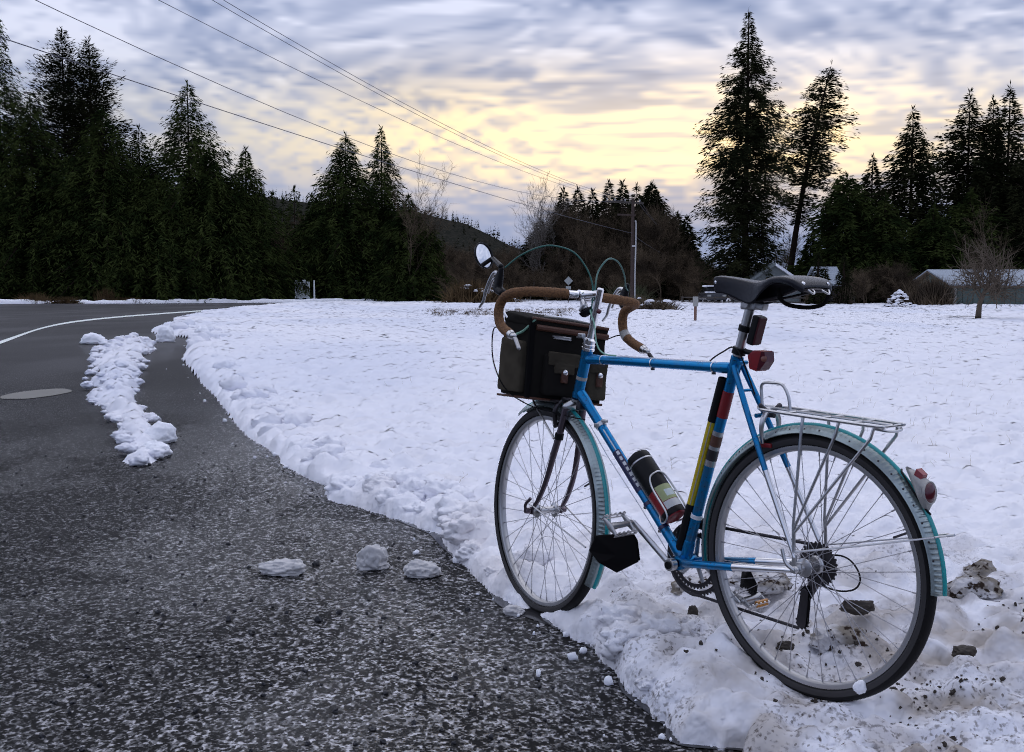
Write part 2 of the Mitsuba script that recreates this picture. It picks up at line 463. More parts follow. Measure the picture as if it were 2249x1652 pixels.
# the snow field
EDGE = [(-13.5, 118), (-19.0, 98.5), (-17.33, 75.61), (-14.56, 51.61), (-9.65, 30.44), (-8.42, 27.24), (-6.87, 24.65), (-5.9, 20.71), (-4.99, 17.26), (-3.75, 13.62), (-2.91, 11.24), (-2.41, 9.75),
        (-1.96, 8.46), (-1.65, 7.7), (-1.42, 7.16), (-1.36, 6.87), (-1.11, 6.35), (-0.93, 6.05), (-0.86, 5.65), (-0.65, 5.35), (-0.46, 5.03), (-0.3, 4.79), (-0.23, 4.45), (-0.16, 4.19),
        (-0.06, 3.87), (0.0, 3.7), (0.14, 3.52), (0.23, 3.33), (0.32, 3.11), (0.33, 2.97), (0.41, 2.77), (0.42, 2.66), (0.57, 2.62), (0.57, 2.5), (0.75, 2.3), (1.3, 1.9), (3.0, 1.2), (6, 0.2)]
FIELD = EDGE + [(30, -8), (190, -8), (190, 150), (30, 150), (-13.5, 150)]
REAR_TOUCH, FRONT_TOUCH = np.array([0.773, 2.823]), np.array([0.0906, 3.634])
x, y, q = fan(1.15, 150.0, 0.0054, math.radians(-34), math.radians(44), 600)
near = 1 / (1 + 0.05 * np.hypot(x, y))
d = inside_distance(x, y, FIELD)
c3 = np.stack([x, y, 0 * x], 1)
scale = np.clip(np.hypot(x, y) / 6.0, 0.55, 5.0)
d = d + 0.045 * np.minimum(scale, 1.5) + 0.16 * scale * (fbm(c3 / (0.55 * scale[:, None]), 3, 3) - 0.5) + 0.05 * (fbm(c3 * 9.0, 3, 4) - 0.5)
rim_w = (0.10 + 0.06 * noise(c3 * 2.3, 9)) * np.clip(np.hypot(x, y) / 7.0, 1.0, 5.0)
lip = np.sqrt(np.clip(1 - (1 - np.clip(d / rim_w, 0, 1)) ** 2, 0, 1))
thick = 0.052 + 0.03 * fbm(c3 * 1.1, 2, 6) + 0.05 * ss(7, 20, y) * ss(3.5, 0.0, d)
dirty = np.exp(-(np.maximum(np.hypot(x - 1.2, (y - 2.5) * 0.75) - 0.2, 0) / 1.0) ** 2)
near_edge = np.exp(-np.clip(d, 0, None) / 0.5)
fine = 1 / (1 + (np.hypot(x, y) / 9.0) ** 2)
far = ss(8, 16, y)
ridged = 1 - np.abs(2 * fbm(c3 * np.array([6.5, 5.5, 1]), 3, 15) - 1) * 2.2
h = lip * (thick + 0.016 * near_edge
           + (0.085 - 0.03 * dirty) * (fbm(c3 * np.array([4.2, 3.4, 1]), 4, 12) - 0.5)
           + (0.026 - 0.014 * far) * ridged
           + 0.050 * (fbm(c3 * 12.0, 3, 13) - 0.5) * fine
           + (0.034 + 0.040 * near_edge * (1 - 0.6 * dirty)) * (clods(x, y, 0.17, 20, True) - 0.4)
           + (0.022 + 0.012 * dirty) * clods(x, y, 0.060, 30) * fine
           + (0.06 + 0.06 * near_edge) * far * (clods(x, y, 0.5, 40) - 0.3)
           + 0.05 * far * (fbm(c3 * np.array([2.2, 1.4, 1]), 3, 18) - 0.5))
h += ss(18, 60, y) * 0.25 * (fbm(c3 * np.array([0.12, 0.06, 1]), 3, 17) - 0.5)
rut = np.exp(-(np.hypot(x - REAR_TOUCH[0], y - REAR_TOUCH[1]) / 0.13) ** 2)
h = h - 0.045 * np.exp(-(np.hypot(x - 0.86, y - 2.60) / 0.26) ** 2) * ss(0.05, 0.2, d)
h = h * (1 - rut) + rut * (0.009 + 0.045 + 0.012 * (clods(x, y, 0.05, 50) - 0.3)) * lip
along = np.exp(-(np.hypot(x - FRONT_TOUCH[0], y - FRONT_TOUCH[1]) / 0.10) ** 2)
h = h * (1 - along)
snow_z = base(x, y) + h - 0.004
keep = (d > -0.03)[q].all(1) & (d[q].max(1) > 0)
rq = q[keep]
used = np.unique(rq)
renum = np.zeros(len(x), int)
renum[used] = np.arange(len(used))
put('snow_field', tm(np.stack([x, y, np.where(d > 0, snow_z, base(x, y) - 0.012)], 1)[used], quads(renum[rq])), 'snow_mat', smooth=True)
tag('snow_field', 'trampled snow covering the field beside the road', kind='structure')
SNOW = (np.stack([x, y], 1)[d > 0.15], snow_z[d > 0.15])


def snow_at(px, py):
    i = np.argmin((SNOW[0][:, 0] - px) ** 2 + (SNOW[0][:, 1] - py) ** 2)
    return SNOW[1][i]


# wet melt along the snow's edge, dark to paint in the shadow gap too
E = spline(np.array([e for e in EDGE if 2.3 < e[1] < 31][::-1]), 8)
NEAR_E = E[:, 1] < 8.5
tan = np.gradient(E, axis=0)
nor = np.stack([-tan[:, 1], tan[:, 0]], 1) / np.linalg.norm(tan, axis=1)[:, None]
wid = (-0.035 + 0.12 * fbm(np.c_[E * 1.7, 0 * E[:, 0]], 3, 8)) * np.clip(E[:, 1] / 5, 0.8, 2.0)
out = E + nor * wid[:, None]
inn = E - nor * 0.25
n = len(E)
v = np.vstack([np.c_[out, base(out[:, 0], out[:, 1]) + 0.003], np.c_[inn, base(inn[:, 0], inn[:, 1]) + 0.003]])
k = np.arange(n - 1)
k = k[NEAR_E[:-1]]
put('meltwater', tm(v, np.vstack([np.stack([k, k + 1, n + k + 1], 1), np.stack([k, n + k + 1, n + k], 1)])), 'melt_shade_mat')
tag('meltwater', 'dark wet strip of melt along the snow edge with its shadow gap painted in', kind='structure')

# the heap of ploughed snow on the asphalt
HEAP = [(-8.6, 24.3), (-8.2, 25.2), (-7.0, 22.0), (-6.1, 19.2), (-5.27, 16.18), (-4.4, 13.2), (-3.45, 10.2), (-2.95, 9.3), (-2.72, 8.7), (-2.5, 7.9), (-2.28, 7.35), (-2.16, 6.75), (-2.26, 6.55), (-2.45, 6.9),
        (-2.75, 7.7), (-2.95, 8.3), (-3.45, 9.3), (-3.93, 10.33), (-4.99, 12.93), (-6.0, 15.8), (-6.9, 18.3), (-7.9, 21.5)]
gx, gy = np.meshgrid(np.arange(-9.2, -1.6, 0.028), np.exp(np.arange(math.log(6.1), math.log(26.0), 0.0042)), indexing='ij')
x, y = gx.ravel(), gy.ravel()
d = inside_distance(x, y, HEAP)
c3 = np.stack([x, y, 0 * x], 1)
grow = np.clip(y / 14, 0.35, 1.3)
d = d + (0.26 * (fbm(c3 * 2.4, 3, 61) - 0.5) + 0.20 * (clods(x, y, 0.30, 62) - 0.85)) * grow - 0.07 * grow
lip = np.sqrt(np.clip(1 - (1 - np.clip(d / 0.20, 0, 1)) ** 2, 0, 1))
h = 0.8 * lip * (0.0 + 0.05 * fbm(c3 * 1.2, 3, 63) + 0.10 * clods(x, y, 0.30, 64) + 0.075 * clods(x, y, 0.12, 66) + 0.08 * (fbm(c3 * 11, 3, 65) - 0.5) + 0.03 * clods(x, y, 0.06, 67))
n1 = gx.shape[1]
i, j = np.meshgrid(np.arange(gx.shape[0] - 1), np.arange(n1 - 1), indexing='ij')
q = np.stack([i * n1 + j, (i + 1) * n1 + j, (i + 1) * n1 + j + 1, i * n1 + j + 1], -1).reshape(-1, 4)
q = q[(d > -0.06)[q].all(1) & (d[q].max(1) > 0)]
used = np.unique(q)
renum = np.zeros(len(x), int)
renum[used] = np.arange(len(used))
put('snow_heap', tm(np.stack([x, y, np.where(d > 0, h - 0.003, -0.012)], 1)[used], quads(renum[q])[:, ::-1]), 'snow_mat', smooth=True)
tag('snow_heap', 'long heap of ploughed snow lying on the asphalt', 'snow heap')

# single lumps of snow on the asphalt
for i, (px, py, sx, sy, sz, lab) in enumerate([
        (-0.86, 4.12, 0.085, 0.05, 0.044, 'pointed grey snow clod, leftmost of three in a row on the asphalt'),
        (-0.53, 4.20, 0.062, 0.05, 0.075, 'upright snow clod, middle one of three in a row on the asphalt'),
        (-0.335, 4.09, 0.070, 0.055, 0.046, 'rounded snow clod of three in a row, nearest the snow edge'),
        (0.005, 3.60, 0.035, 0.03, 0.022, 'small icy chip on the asphalt beside the front tyre'),
        (-7.25, 23.4, 0.20, 0.2, 0.25, 'small snow lump between the far end of the heap and the snow field'),
        (-6.65, 24.0, 0.17, 0.2, 0.24, 'lone snow lump on the asphalt just short of the snow tip'),
        (-8.35, 22.3, 0.22, 0.2, 0.17, 'snow lump off the left shoulder of the long heap'),
        (-2.46, 7.75, 0.12, 0.11, 0.10, 'pale snow block leaning on the near right side of the long heap'),
        (-2.30, 7.15, 0.10, 0.10, 0.07, 'low snow block leaning on the near end of the long heap')]):
    k = put('snow_clod', rock((px, py, base(px, py) + 0.3 * sz), (sx, sy, sz), 3 + i, 0.36, 4 if i < 4 else 3), 'ice_grey' if i < 4 else 'snow_lump', smooth=True)
    tag(k, lab, 'snow clod')

# dirty lumps in the snow by the back wheel
for i, (px, py, sx, sy, sz, m, lab) in enumerate([
        (0.925, 3.08, 0.085, 0.06, 0.055, 'dirty_snow', 'big dirty ice chunk seen through the back wheel near its rim'),
        (0.80, 3.50, 0.10, 0.08, 0.05, 'dirty_snow', 'yellowish dirty ice chunk behind the chain'),
        (0.60, 3.62, 0.075, 0.06, 0.045, 'dirty_snow', 'grimy snow chunk below the chainring'),
        (1.49, 3.56, 0.085, 0.06, 0.05, 'dirty_snow', 'larger of two gritty ice chunks right of the back wheel'),
        (1.60, 3.78, 0.06, 0.05, 0.055, 'dirty_snow', 'smaller pointed gritty ice chunk right of the back wheel'),
        (0.545, 3.31, 0.018, 0.015, 0.03, 'mud', 'upright dark clod of mud left of the back wheel'),
        (1.235, 2.995, 0.032, 0.022, 0.022, 'mud', 'dark clod of mud right of where the back tyre stands'),
        (1.005, 3.20, 0.05, 0.025, 0.03, 'mud', 'dark clod of earth on the ice chunk inside the back wheel'),
        (0.76, 3.05, 0.028, 0.02, 0.018, 'mud', 'small clod of earth seen through the lower spokes')]):
    z = snow_at(px, py) + 0.25 * sz + (0.045 if i == 7 else 0)
    tag(put('ice_chunk' if m == 'dirty_snow' else 'mud_clod', rock((px, py, z), (sx, sy, sz), 40 + i, 0.45, 3), m, smooth=30), lab, 'ice chunk' if m == 'dirty_snow' else 'mud clod')

# crumbs of snow along the edges, grit on the asphalt, dead stalks in the field: past counting
rng = np.random.default_rng(7)
crumb = trimesh.creation.icosphere(subdivisions=1)
base_lump = trimesh.creation.icosphere(subdivisions=2)


LUMP3 = trimesh.creation.icosphere(subdivisions=3)


def lumps(points, sizes, seed, flat=0.75):
    V_, F_, n_ = [], [], 0
    for i, (p_, s_) in enumerate(zip(points, sizes)):
        src_ = LUMP3 if p_[1] < 6 and s_ > 0.03 else base_lump
        v_ = np.array(src_.vertices)
        k_ = 1 + 1.1 * (fbm(v_ * 1.6 + i * 3.7 + seed, 4, seed) - 0.5) + 0.45 * (noise(v_ * 4.5 + i * 5.1, seed + 1) - 0.5)
        V_.append(v_ * k_[:, None] * s_ * np.array([1.1, 1.0, flat]) + p_)
        F_.append(src_.faces + n_)
        n_ += len(v_)
    return tm(np.vstack(V_), np.vstack(F_))


pts, siz = [], []
for i in range(420):
    j = rng.integers(len(E) - 1) if i < 260 else rng.choice(np.flatnonzero(E[:, 1] < 6.0))
    e = E[j]
    s = np.clip(0.016 + rng.exponential(0.018), 0, 0.065) * (0.75 + e[1] / 10)
    p = e - nor[j] * rng.uniform(0.03, 0.24) * (0.7 + e[1] / 12) + rng.normal(0, 0.01, 2)
    if min(np.hypot(*(p - FRONT_TOUCH)), np.hypot(*(p - REAR_TOUCH))) < 0.24 + s:
        continue
    pts.append([p[0], p[1], base(p[0], p[1]) + rng.uniform(0.2, 0.9) * s + 0.02])
    siz.append(s)
put('edge_lumps', lumps(pts, siz, 4), 'snow_mat', smooth=True)
tag('edge_lumps', 'rounded lumps of snow crowding the edge of the snow field', 'snow lumps', kind='stuff')
pts, siz = [], []
while len(pts) < 170:
    yy = math.exp(rng.uniform(math.log(6.6), math.log(24)))
    xx = rng.uniform(-8.6, -2.0)
    dd = inside_distance(np.array([xx]), np.array([yy]), HEAP)[0]
    if dd < 0.02 * yy / 14:
        continue
    s = rng.uniform(0.025, 0.065) * (0.55 + yy / 24)
    pts.append([xx, yy, rng.uniform(0.25, 0.8) * s + (0.10 if dd > 0.18 else 0.03) * rng.random()])
    siz.append(s)
put('lumps', lumps(pts, siz, 9, 0.6), 'snow_mat', 'snow_heap', smooth=True)
labels['snow_heap__lumps'] = {'kind': 'stuff'}
parts = []
for i in range(150):
    e = E[rng.integers(len(E))]
    s = min(0.002 + rng.exponential(0.004), 0.011) * (0.8 + e[1] / 9)
    p = e + rng.normal(0, 0.05 + 0.012 * e[1], 2)
    m = np.array(crumb.vertices) * (1 + 0.5 * (rng.random((len(crumb.vertices), 1)) - 0.5)) * s * rng.uniform(0.6, 1.3, 3)
    parts.append(tm(m + [p[0], p[1], base(p[0], p[1]) + s * 0.4], crumb.faces))
put('snow_crumbs', cat(parts), 'snow_lump', smooth=True)
tag('snow_crumbs', 'loose crumbs of snow along the edge of the snow field', 'snow crumbs', kind='stuff')

parts = []
pebble = trimesh.creation.icosphere(subdivisions=1)
while len(parts) < 420:
    r, a = math.exp(rng.uniform(math.log(1.9), math.log(9.5))), rng.uniform(math.radians(-27), math.radians(12))
    p = np.array([r * math.sin(a), r * math.cos(a)])
    if inside_distance(p[:1], p[1:], FIELD)[0] > -0.06:
        continue
    s = rng.uniform(0.003, 0.0075) * (1.6 if rng.random() < 0.12 else 1)
    m = np.array(pebble.vertices) * (1 + 0.6 * (rng.random((len(pebble.vertices), 1)) - 0.5)) * s * rng.uniform(0.7, 1.3, 3)
    parts.append(tm(m + [p[0], p[1], base(*p) + s * 0.5], pebble.faces))
put('grit', cat(parts), 'stone_dark')
tag('grit', 'dark grit scattered over the wet asphalt', 'grit', kind='stuff')

parts = []
while len(parts) < 420:
    px_, py_ = rng.normal(1.15, 0.42), rng.normal(2.85, 0.36)
    if inside_distance(np.array([px_]), np.array([py_]), FIELD)[0] < 0.06 or py_ < 2.2:
        continue
    if noise(np.array([px_ * 5.0, py_ * 5.0, 0.0]), 33) < 0.42:
        continue
    s = min(0.0014 + rng.exponential(0.0016), 0.0075)
    m = np.array(pebble.vertices) * (1 + 0.9 * (rng.random((len(pebble.vertices), 1)) - 0.5)) * s * rng.uniform(0.6, 1.5, 3)
    parts.append(tm(m + [px_, py_, snow_at(px_, py_) + 0.15 * s], pebble.faces))
put('dirt_crumbs', cat(parts), 'mud')
tag('dirt_crumbs', 'dark crumbs of earth and grit sunk into the snow round the back wheel', 'dirt', kind='stuff')

V, F = [], []
for i in range(420):
    yy = math.exp(rng.uniform(math.log(5.0), math.log(40)))
    if rng.random() < 0.45:
        xx = yy * (rng.normal(0.36, 0.09))
        yy = rng.uniform(6, 20)
        xx = yy * rng.normal(0.37, 0.08)
    else:
        xx = yy * rng.uniform(-0.12, 0.5)
    if inside_distance(np.array([xx]), np.array([yy]), FIELD)[0] < 0.3 or xx > 25:
        continue
    z = snow_at(xx, yy) - 0.01
    hgt, lean, w = rng.uniform(0.02, 0.08), rng.normal(0, 0.35, 2), 0.0009 * (1 + yy / 25)
    P = np.array([[xx, yy, z], [xx + lean[0] * hgt * 0.4, yy + lean[1] * hgt * 0.4, z + hgt * 0.6], [xx + lean[0] * hgt * 1.1, yy + lean[1] * hgt, z + hgt]])
    m = tube(P, [w, w * 0.8, w * 0.4], 3, False)
    F.append(m.faces + sum(map(len, V)))
    V.append(m.vertices)
put('grass_stalks', tm(np.vstack(V), np.vstack(F)), 'dead_grass')
tag('grass_stalks', 'thin dead stalks poking out of the snow', 'dead grass', kind='stuff')


# ---------------------------------------------------------------- the bicycle
# its own axes: x forwards, y to its left, z up, origin at the rear axle
POSE = np.array([[-0.63717, -0.77072, -0.00398], [0.77059, -0.63714, 0.01576], [-0.01468, 0.00697, 0.99987]])
SPOT = np.array([0.77131, 2.82881, 0.35201])
TURN = np.array([[0.98159, 0.1909, -0.00564], [-0.1909, 0.97987, -0.05846], [-0.00564, 0.05846, 0.99827]])   # the steering, turned to the right
HEAD_TOP, HEAD_LOW = np.array([0.83726, 0, 0.53257]), np.array([0.88351, 0, 0.38152])
STEER = (HEAD_TOP - HEAD_LOW) / np.linalg.norm(HEAD_TOP - HEAD_LOW)
BB, SEAT_TOP = np.array([0.43217, 0, -0.06424]), np.array([0.25227, 0, 0.51399])
SEAT = (SEAT_TOP - BB) / np.linalg.norm(SEAT_TOP - BB)
FRONT = np.array([1.04703, 0, 0])
WHEEL = 0.3429


def at_frame(p):
    return np.asarray(p, float) @ POSE.T + SPOT


def at_front(p):
    return at_frame((np.asarray(p, float) - HEAD_TOP) @ TURN.T + HEAD_TOP)


def bike(name, mesh, material, parent='bicycle', front=False, smooth=35, **more):
    v = (at_front if front else at_frame)(mesh.vertices)
    return put(name, tm(v, mesh.faces), material, parent, smooth=smooth, **more)


BIKE = thing('bicycle', 'blue touring bicycle with brown drop bars standing on the snow edge', 'bicycle')


def gear(r, teeth, thick, center, bore=0.0, depth=0.004):
    n = teeth * 4
    a = np.arange(n) * 2 * np.pi / n
    rr = r + depth * np.tile([-1.0, 0.35, 0.35, -1.0], teeth)
    ring = np.stack([rr * np.cos(a), 0 * a, rr * np.sin(a)], 1)
    inn = np.stack([bore * np.cos(a), 0 * a, bore * np.sin(a)], 1)
    c = np.asarray(center, float)
    v = np.vstack([ring + [0, thick / 2, 0], ring - [0, thick / 2, 0], inn + [0, thick / 2, 0], inn - [0, thick / 2, 0]]) + c
    i, j = np.arange(n), (np.arange(n) + 1) % n
    f = []
    for a0, b0 in ((0, n), (2 * n, 0), (n, 3 * n), (3 * n, 2 * n)):
        f += [np.stack([a0 + i, a0 + j, b0 + j], 1), np.stack([a0 + i, b0 + j, b0 + i], 1)]
    return tm(v, np.vstack(f))


def build_wheel(name, center, front, tyre_half, flange, rear):
    c = np.asarray(center, float)
    w = f'{BIKE}__{name}'
    R = WHEEL - tyre_half
    a = np.linspace(0, 2 * np.pi, 20, endpoint=False)
    prof = np.stack([R + tyre_half * np.cos(a), tyre_half * np.sin(a)], 1)
    prof = prof[prof[:, 0] > 0.3085]
    prof = prof[np.argsort(np.arctan2(prof[:, 1], prof[:, 0] - R))]
    side_lo = prof[(prof[:, 0] < WHEEL - 0.35 * tyre_half)]
    bike('tyre', lathe(prof, c, n=120), 'rubber', w, front, smooth=50)
    ring = [lathe([(r_, y_) for r_, y_ in pts], c, n=120) for pts in
            ([(R - 0.010, tyre_half * 0.86), (R - 0.004, tyre_half * 1.012), (R + 0.005, tyre_half * 1.01)],
             [(R + 0.005, -tyre_half * 1.01), (R - 0.004, -tyre_half * 1.012), (R - 0.010, -tyre_half * 0.86)])]
    bike('sidewall', cat(ring), 'rubber_side', w, front, smooth=True)
    bike('rim', lathe([(0.312, 0.0125), (0.310, 0.0135), (0.300, 0.0125), (0.2966, 0.008), (0.2955, 0), (0.2966, -0.008), (0.300, -0.0125), (0.310, -0.0135), (0.312, -0.0125), (0.304, 0)], c, n=120, closed=True), 'alloy_dull', w, front, smooth=40)
    yl, yr = flange
    hub_r = 0.012 if not rear else 0.018
    bike('hub', lathe([(0.0, yl + 0.022), (0.007, yl + 0.022), (0.007, yl + 0.006), (0.016, yl + 0.004), (0.024, yl + 0.002), (0.0245, yl), (0.024, yl - 0.003), (hub_r + 0.003, yl - 0.006), (hub_r, yl - 0.014),
                       (hub_r, -yr + 0.014), (hub_r + 0.003, -yr + 0.006), (0.024, -yr + 0.003), (0.0245, -yr), (0.024, -yr - 0.002), (0.016, -yr - 0.004), (0.007, -yr - 0.006), (0.007, -yr - 0.022), (0.0, -yr - 0.022)], c, n=28), 'alloy', w, front)
    for k in range(36):
        ang = k * math.pi / 18 + 0.05
        y0 = yl if k % 2 == 0 else -yr
        lean = math.radians(64) * (1 if (k // 2) % 2 == 0 else -1)
        p0 = c + np.array([0.0222 * math.cos(ang + lean), y0, 0.0222 * math.sin(ang + lean)])
        p1 = c + np.array([0.2972 * math.cos(ang), 0.002 * np.sign(y0), 0.2972 * math.sin(ang)])
        bike('spoke', cat([rod(p0, p1, 0.00105, 5), rod(p1 + (p0 - p1) * 0.045, p1, 0.002, 5)]), 'spoke_steel', w, front, smooth=True)
    valve = c + np.array([0.2955 * math.cos(2.7), 0, 0.2955 * math.sin(2.7)])
    bike('valve', rod(valve, c + (valve - c) * 0.86, 0.003, 8), 'steel_dark', w, front)
    return w


fw = build_wheel('front_wheel', FRONT, True, 0.0200, (0.034, 0.034), False)
rw = build_wheel('rear_wheel', (0, 0, 0), False, 0.0190, (0.036, 0.018), True)
# cassette: one thing per cog
for i, (r_, tth) in enumerate([(0.058, 28), (0.052, 25), (0.046, 22), (0.040, 19), (0.035, 17), (0.030, 15), (0.026, 13)]):
    bike('cog', gear(r_, tth, 0.0022, (0, -0.024 - i * 0.0042, 0), 0.018), 'steel_dark', rw)
# axle nuts and quick releases
bike('quick_release', cat([lathe([(0, 0.082), (0.007, 0.081), (0.010, 0.076), (0.010, 0.068), (0.006, 0.062)], n=18), tube(spline([(0, 0.078, 0), (0.018, 0.088, 0.018), (0.028, 0.090, 0.052)], 5), [0.0055] * 5 + [0.0045] * 6, 8)]), 'alloy', rw)
bike('axle_nut', lathe([(0, -0.080), (0.009, -0.079), (0.009, -0.066), (0.005, -0.062)], n=14), 'alloy', rw)
f0 = FRONT
bike('quick_release', cat([lathe([(0, 0.080), (0.008, 0.079), (0.010, 0.070), (0.010, 0.062), (0.006, 0.058)], f0, n=18),
                           tube(spline([f0 + [0.0, 0.076, 0], f0 + [-0.004, 0.080, 0.022], f0 + [-0.022, 0.072, 0.044]], 5), 0.0052, 8)]), 'fork_steel', fw, True)
bike('axle_nut', lathe([(0, -0.076), (0.009, -0.075), (0.009, -0.062), (0.005, -0.058)], f0, n=14), 'fork_steel', fw, True)

# frame
FR = f'{BIKE}__frame'
dt0, dt1 = np.array([0.8765, 0, 0.404]), BB
DT = (dt1 - dt0) / np.linalg.norm(dt1 - dt0)
tt0, tt1 = np.array([0.846, 0, 0.5045]), np.array([0.2575, 0, 0.4975])
bike('head_tube', lathe([(0.0165, 0), (0.0185, 0.001), (0.0185, 0.016), (0.0172, 0.019), (0.0172, 0.139), (0.0185, 0.142), (0.0185, 0.157), (0.0165, 0.158)], HEAD_LOW, STEER, n=28), 'blue_paint', FR)
bike('head_band', lathe([(0.0176, 0.060), (0.0179, 0.061), (0.0179, 0.070), (0.0176, 0.071)], HEAD_LOW, STEER, n=28), 'cream_shell', FR)
bike('top_tube', rod(tt0, tt1, 0.0136, 20), 'blue_paint', FR)
bike('down_tube', rod(dt0, dt1, 0.0148, 20), 'blue_paint', FR)
bike('seat_tube', rod(BB, SEAT_TOP, 0.0148, 20), 'blue_paint', FR)
bike('bottom_bracket', lathe([(0.012, -0.036), (0.0195, -0.035), (0.0205, -0.03), (0.0205, 0.03), (0.0195, 0.035), (0.012, 0.036)], BB, n=24), 'blue_paint', FR)


def lug(p, d, r, length, taper=0.45):
    """A sleeve round the end of a tube that thins to a point below."""
    d = np.asarray(d, float) / np.linalg.norm(d)
    return lathe([(r, 0), (r + 0.0022, 0.001), (r + 0.0022, length * 0.55), (r + 0.0012, length * 0.9), (r, length)], p, d, n=22)


for p, d, r in ((tt0 + (tt1 - tt0) * 0.022, tt1 - tt0, 0.0136), (tt1 + (tt0 - tt1) * 0.02, tt0 - tt1, 0.0136), (dt0 + DT * 0.012, DT, 0.0148), (dt1 - DT * 0.018, -DT, 0.0148),
                (BB + SEAT * 0.018, SEAT, 0.0148), (SEAT_TOP + SEAT * 0.006, -SEAT, 0.0148)):
    bike('lug', lug(p, d, r, 0.05), 'blue_paint', FR)
for s in (1, -1):
    top, knee, drop = np.array([0.246, 0.0185 * s, 0.505]), np.array([0.17, 0.031 * s, 0.33]), np.array([0.010, 0.0615 * s, 0.028])
    half = top + (drop - top) * 0.56 + np.array([0, 0.006 * s, 0])
    bike('seat_stay', tube(spline([top, top + (half - top) * 0.5 + [0, 0.002 * s, 0], half], 6), np.linspace(0.0085, 0.0078, 13), 14), 'blue_paint', FR)
    bike('stay_end', tube([half, half + (drop - half) * 0.5, drop], [0.0079, 0.0072, 0.0055], 14), 'chrome', FR)
    a, b = np.array([0.412, 0.026 * s, -0.062]), np.array([0.018, 0.0615 * s, -0.006])
    m = a + (b - a) * 0.50 + [0, 0.006 * s, 0]
    bike('chain_stay', tube([a, a + (m - a) * 0.5 + [0, 0.002 * s, 0], m], [0.0115, 0.0115, 0.0112], 14), 'blue_paint', FR)
    bike('stay_end', tube([m, (m + b) / 2, b], [0.0112, 0.0095, 0.0070], 14), 'chrome', FR)
    bike('dropout', cat([rbox((0.006, 0.0615 * s, 0.004), (0.038, 0.005, 0.030), 0.002), rbox((0.010, 0.0615 * s, 0.022), (0.016, 0.005, 0.03), 0.002), lathe([(0, 0.0605 * s), (0.012, 0.0605 * s), (0.012, 0.0655 * s), (0, 0.0655 * s)], n=18)]), 'alloy', FR)
for a_, b_, r_ in (((0.160, 0.031, 0.377), (0.160, -0.031, 0.377), 0.006), ((0.372, 0.024, -0.06), (0.372, -0.024, -0.06), 0.006), ((0.215, 0.024, 0.44), (0.215, -0.024, 0.44), 0.004)):
    bike('stay_bridge', rod(a_, b_, r_), 'blue_paint', FR)


def band(p0, p1, t0, t1, r, material, name='band', grow=0.0008):
    p0, p1 = np.asarray(p0, float), np.asarray(p1, float)
    d = (p1 - p0) / np.linalg.norm(p1 - p0)
    return bike(name, lathe([(r - 0.001, t0), (r + grow, t0 + 0.0005), (r + grow, t1 - 0.0005), (r - 0.001, t1)], p0, d, n=24), material, FR)


band(BB, SEAT_TOP, 0.445, 0.522, 0.0148, 'red_band', 'red_band')
band(BB, SEAT_TOP, 0.30, 0.405, 0.0148, 'alloy_dull', 'seat_decal')
band(BB, SEAT_TOP, 0.318, 0.350, 0.0148, 'steel_dark', 'seat_decal', 0.0012)
band(BB, SEAT_TOP, 0.36, 0.392, 0.0148, 'brown_leather', 'seat_decal', 0.0012)
band(BB, SEAT_TOP, 0.138, 0.150, 0.0148, 'white_decal', 'pump_clamp', 0.0022)
# down tube decal: dark panel with pale strokes, a white frame line above
L = np.linalg.norm(dt1 - dt0)
band(dt0, dt1, 0.135, 0.150, 0.0148, 'alloy', 'cable_clamp', 0.003)
UPV = np.array([-DT[2], 0, DT[0]])
if UPV[2] < 0:
    UPV = -UPV


def strip(p, d, r, ang0, ang1, t0, t1, grow=0.0009, n=8):
    """A piece of a sleeve on the left side of a tube; angles from its upper side."""
    d = np.asarray(d, float)
    u = np.array([-d[2], 0, d[0]])
    u = u if u[2] > 0 else -u
    ang = np.radians(np.linspace(ang0, ang1, n))
    ring = np.cos(ang)[:, None] * u + np.sin(ang)[:, None] * np.array([0, 1.0, 0])
    v = np.vstack([p + d * t0 + ring * (r + grow), p + d * t1 + ring * (r + grow)])
    k = np.arange(n - 1)
    return tm(v, np.vstack([np.stack([k, k + 1, n + k + 1], 1), np.stack([k, n + k + 1, n + k], 1)]))


bike('tube_decal', strip(dt0, DT, 0.0148, 12, 150, 0.245, 0.395), 'navy_decal', FR, smooth=True)
bike('tube_decal', cat([strip(dt0, DT, 0.0148, 42, 55, 0.165, 0.245, 0.0012, 4)] + [strip(dt0, DT, 0.0148, 30 + 4 * (i % 2), 62, 0.250 + 0.020 * i, 0.263 + 0.020 * i, 0.0016, 4) for i in range(7)]), 'white_decal', FR, smooth=True)
for t0 in (0.075, 0.285, 0.515):
    d = (tt1 - tt0) / np.linalg.norm(tt1 - tt0)
    band(tt0, tt1, t0, t0 + 0.004, 0.0136, 'chrome', 'cable_clip', 0.0022)
    bike('clip_lug', rbox(tt0 + d * (t0 + 0.002) + [0, 0.002, -0.0175], (0.012, 0.006, 0.006), 0.001), 'steel_dark', FR)
for t0 in (0.435, 0.520):
    band(dt0, dt1, t0, t0 + 0.012, 0.0148, 'navy_decal', 'cage_clamp', 0.002)
    bike('clip_lug', rbox(dt0 + DT * (t0 + 0.006) - UPV * 0.019, (0.011, 0.010, 0.008), 0.0015), 'steel_dark', FR)
bike('down_tube_shifter_boss', cat([rbox(dt0 + DT * 0.143 + [0, 0.019, 0.002], (0.016, 0.008, 0.014), 0.002), rbox(dt0 + DT * 0.143 + UPV * 0.022, (0.020, 0.014, 0.010), 0.002)]), 'alloy', FR)
bike('gear_cable', tube([(0.817, 0.012, 0.303), (0.738, 0.014, 0.215), (0.60, 0.012, 0.075), (0.452, 0.012, -0.082)], 0.0011, 5), 'alloy', FR)
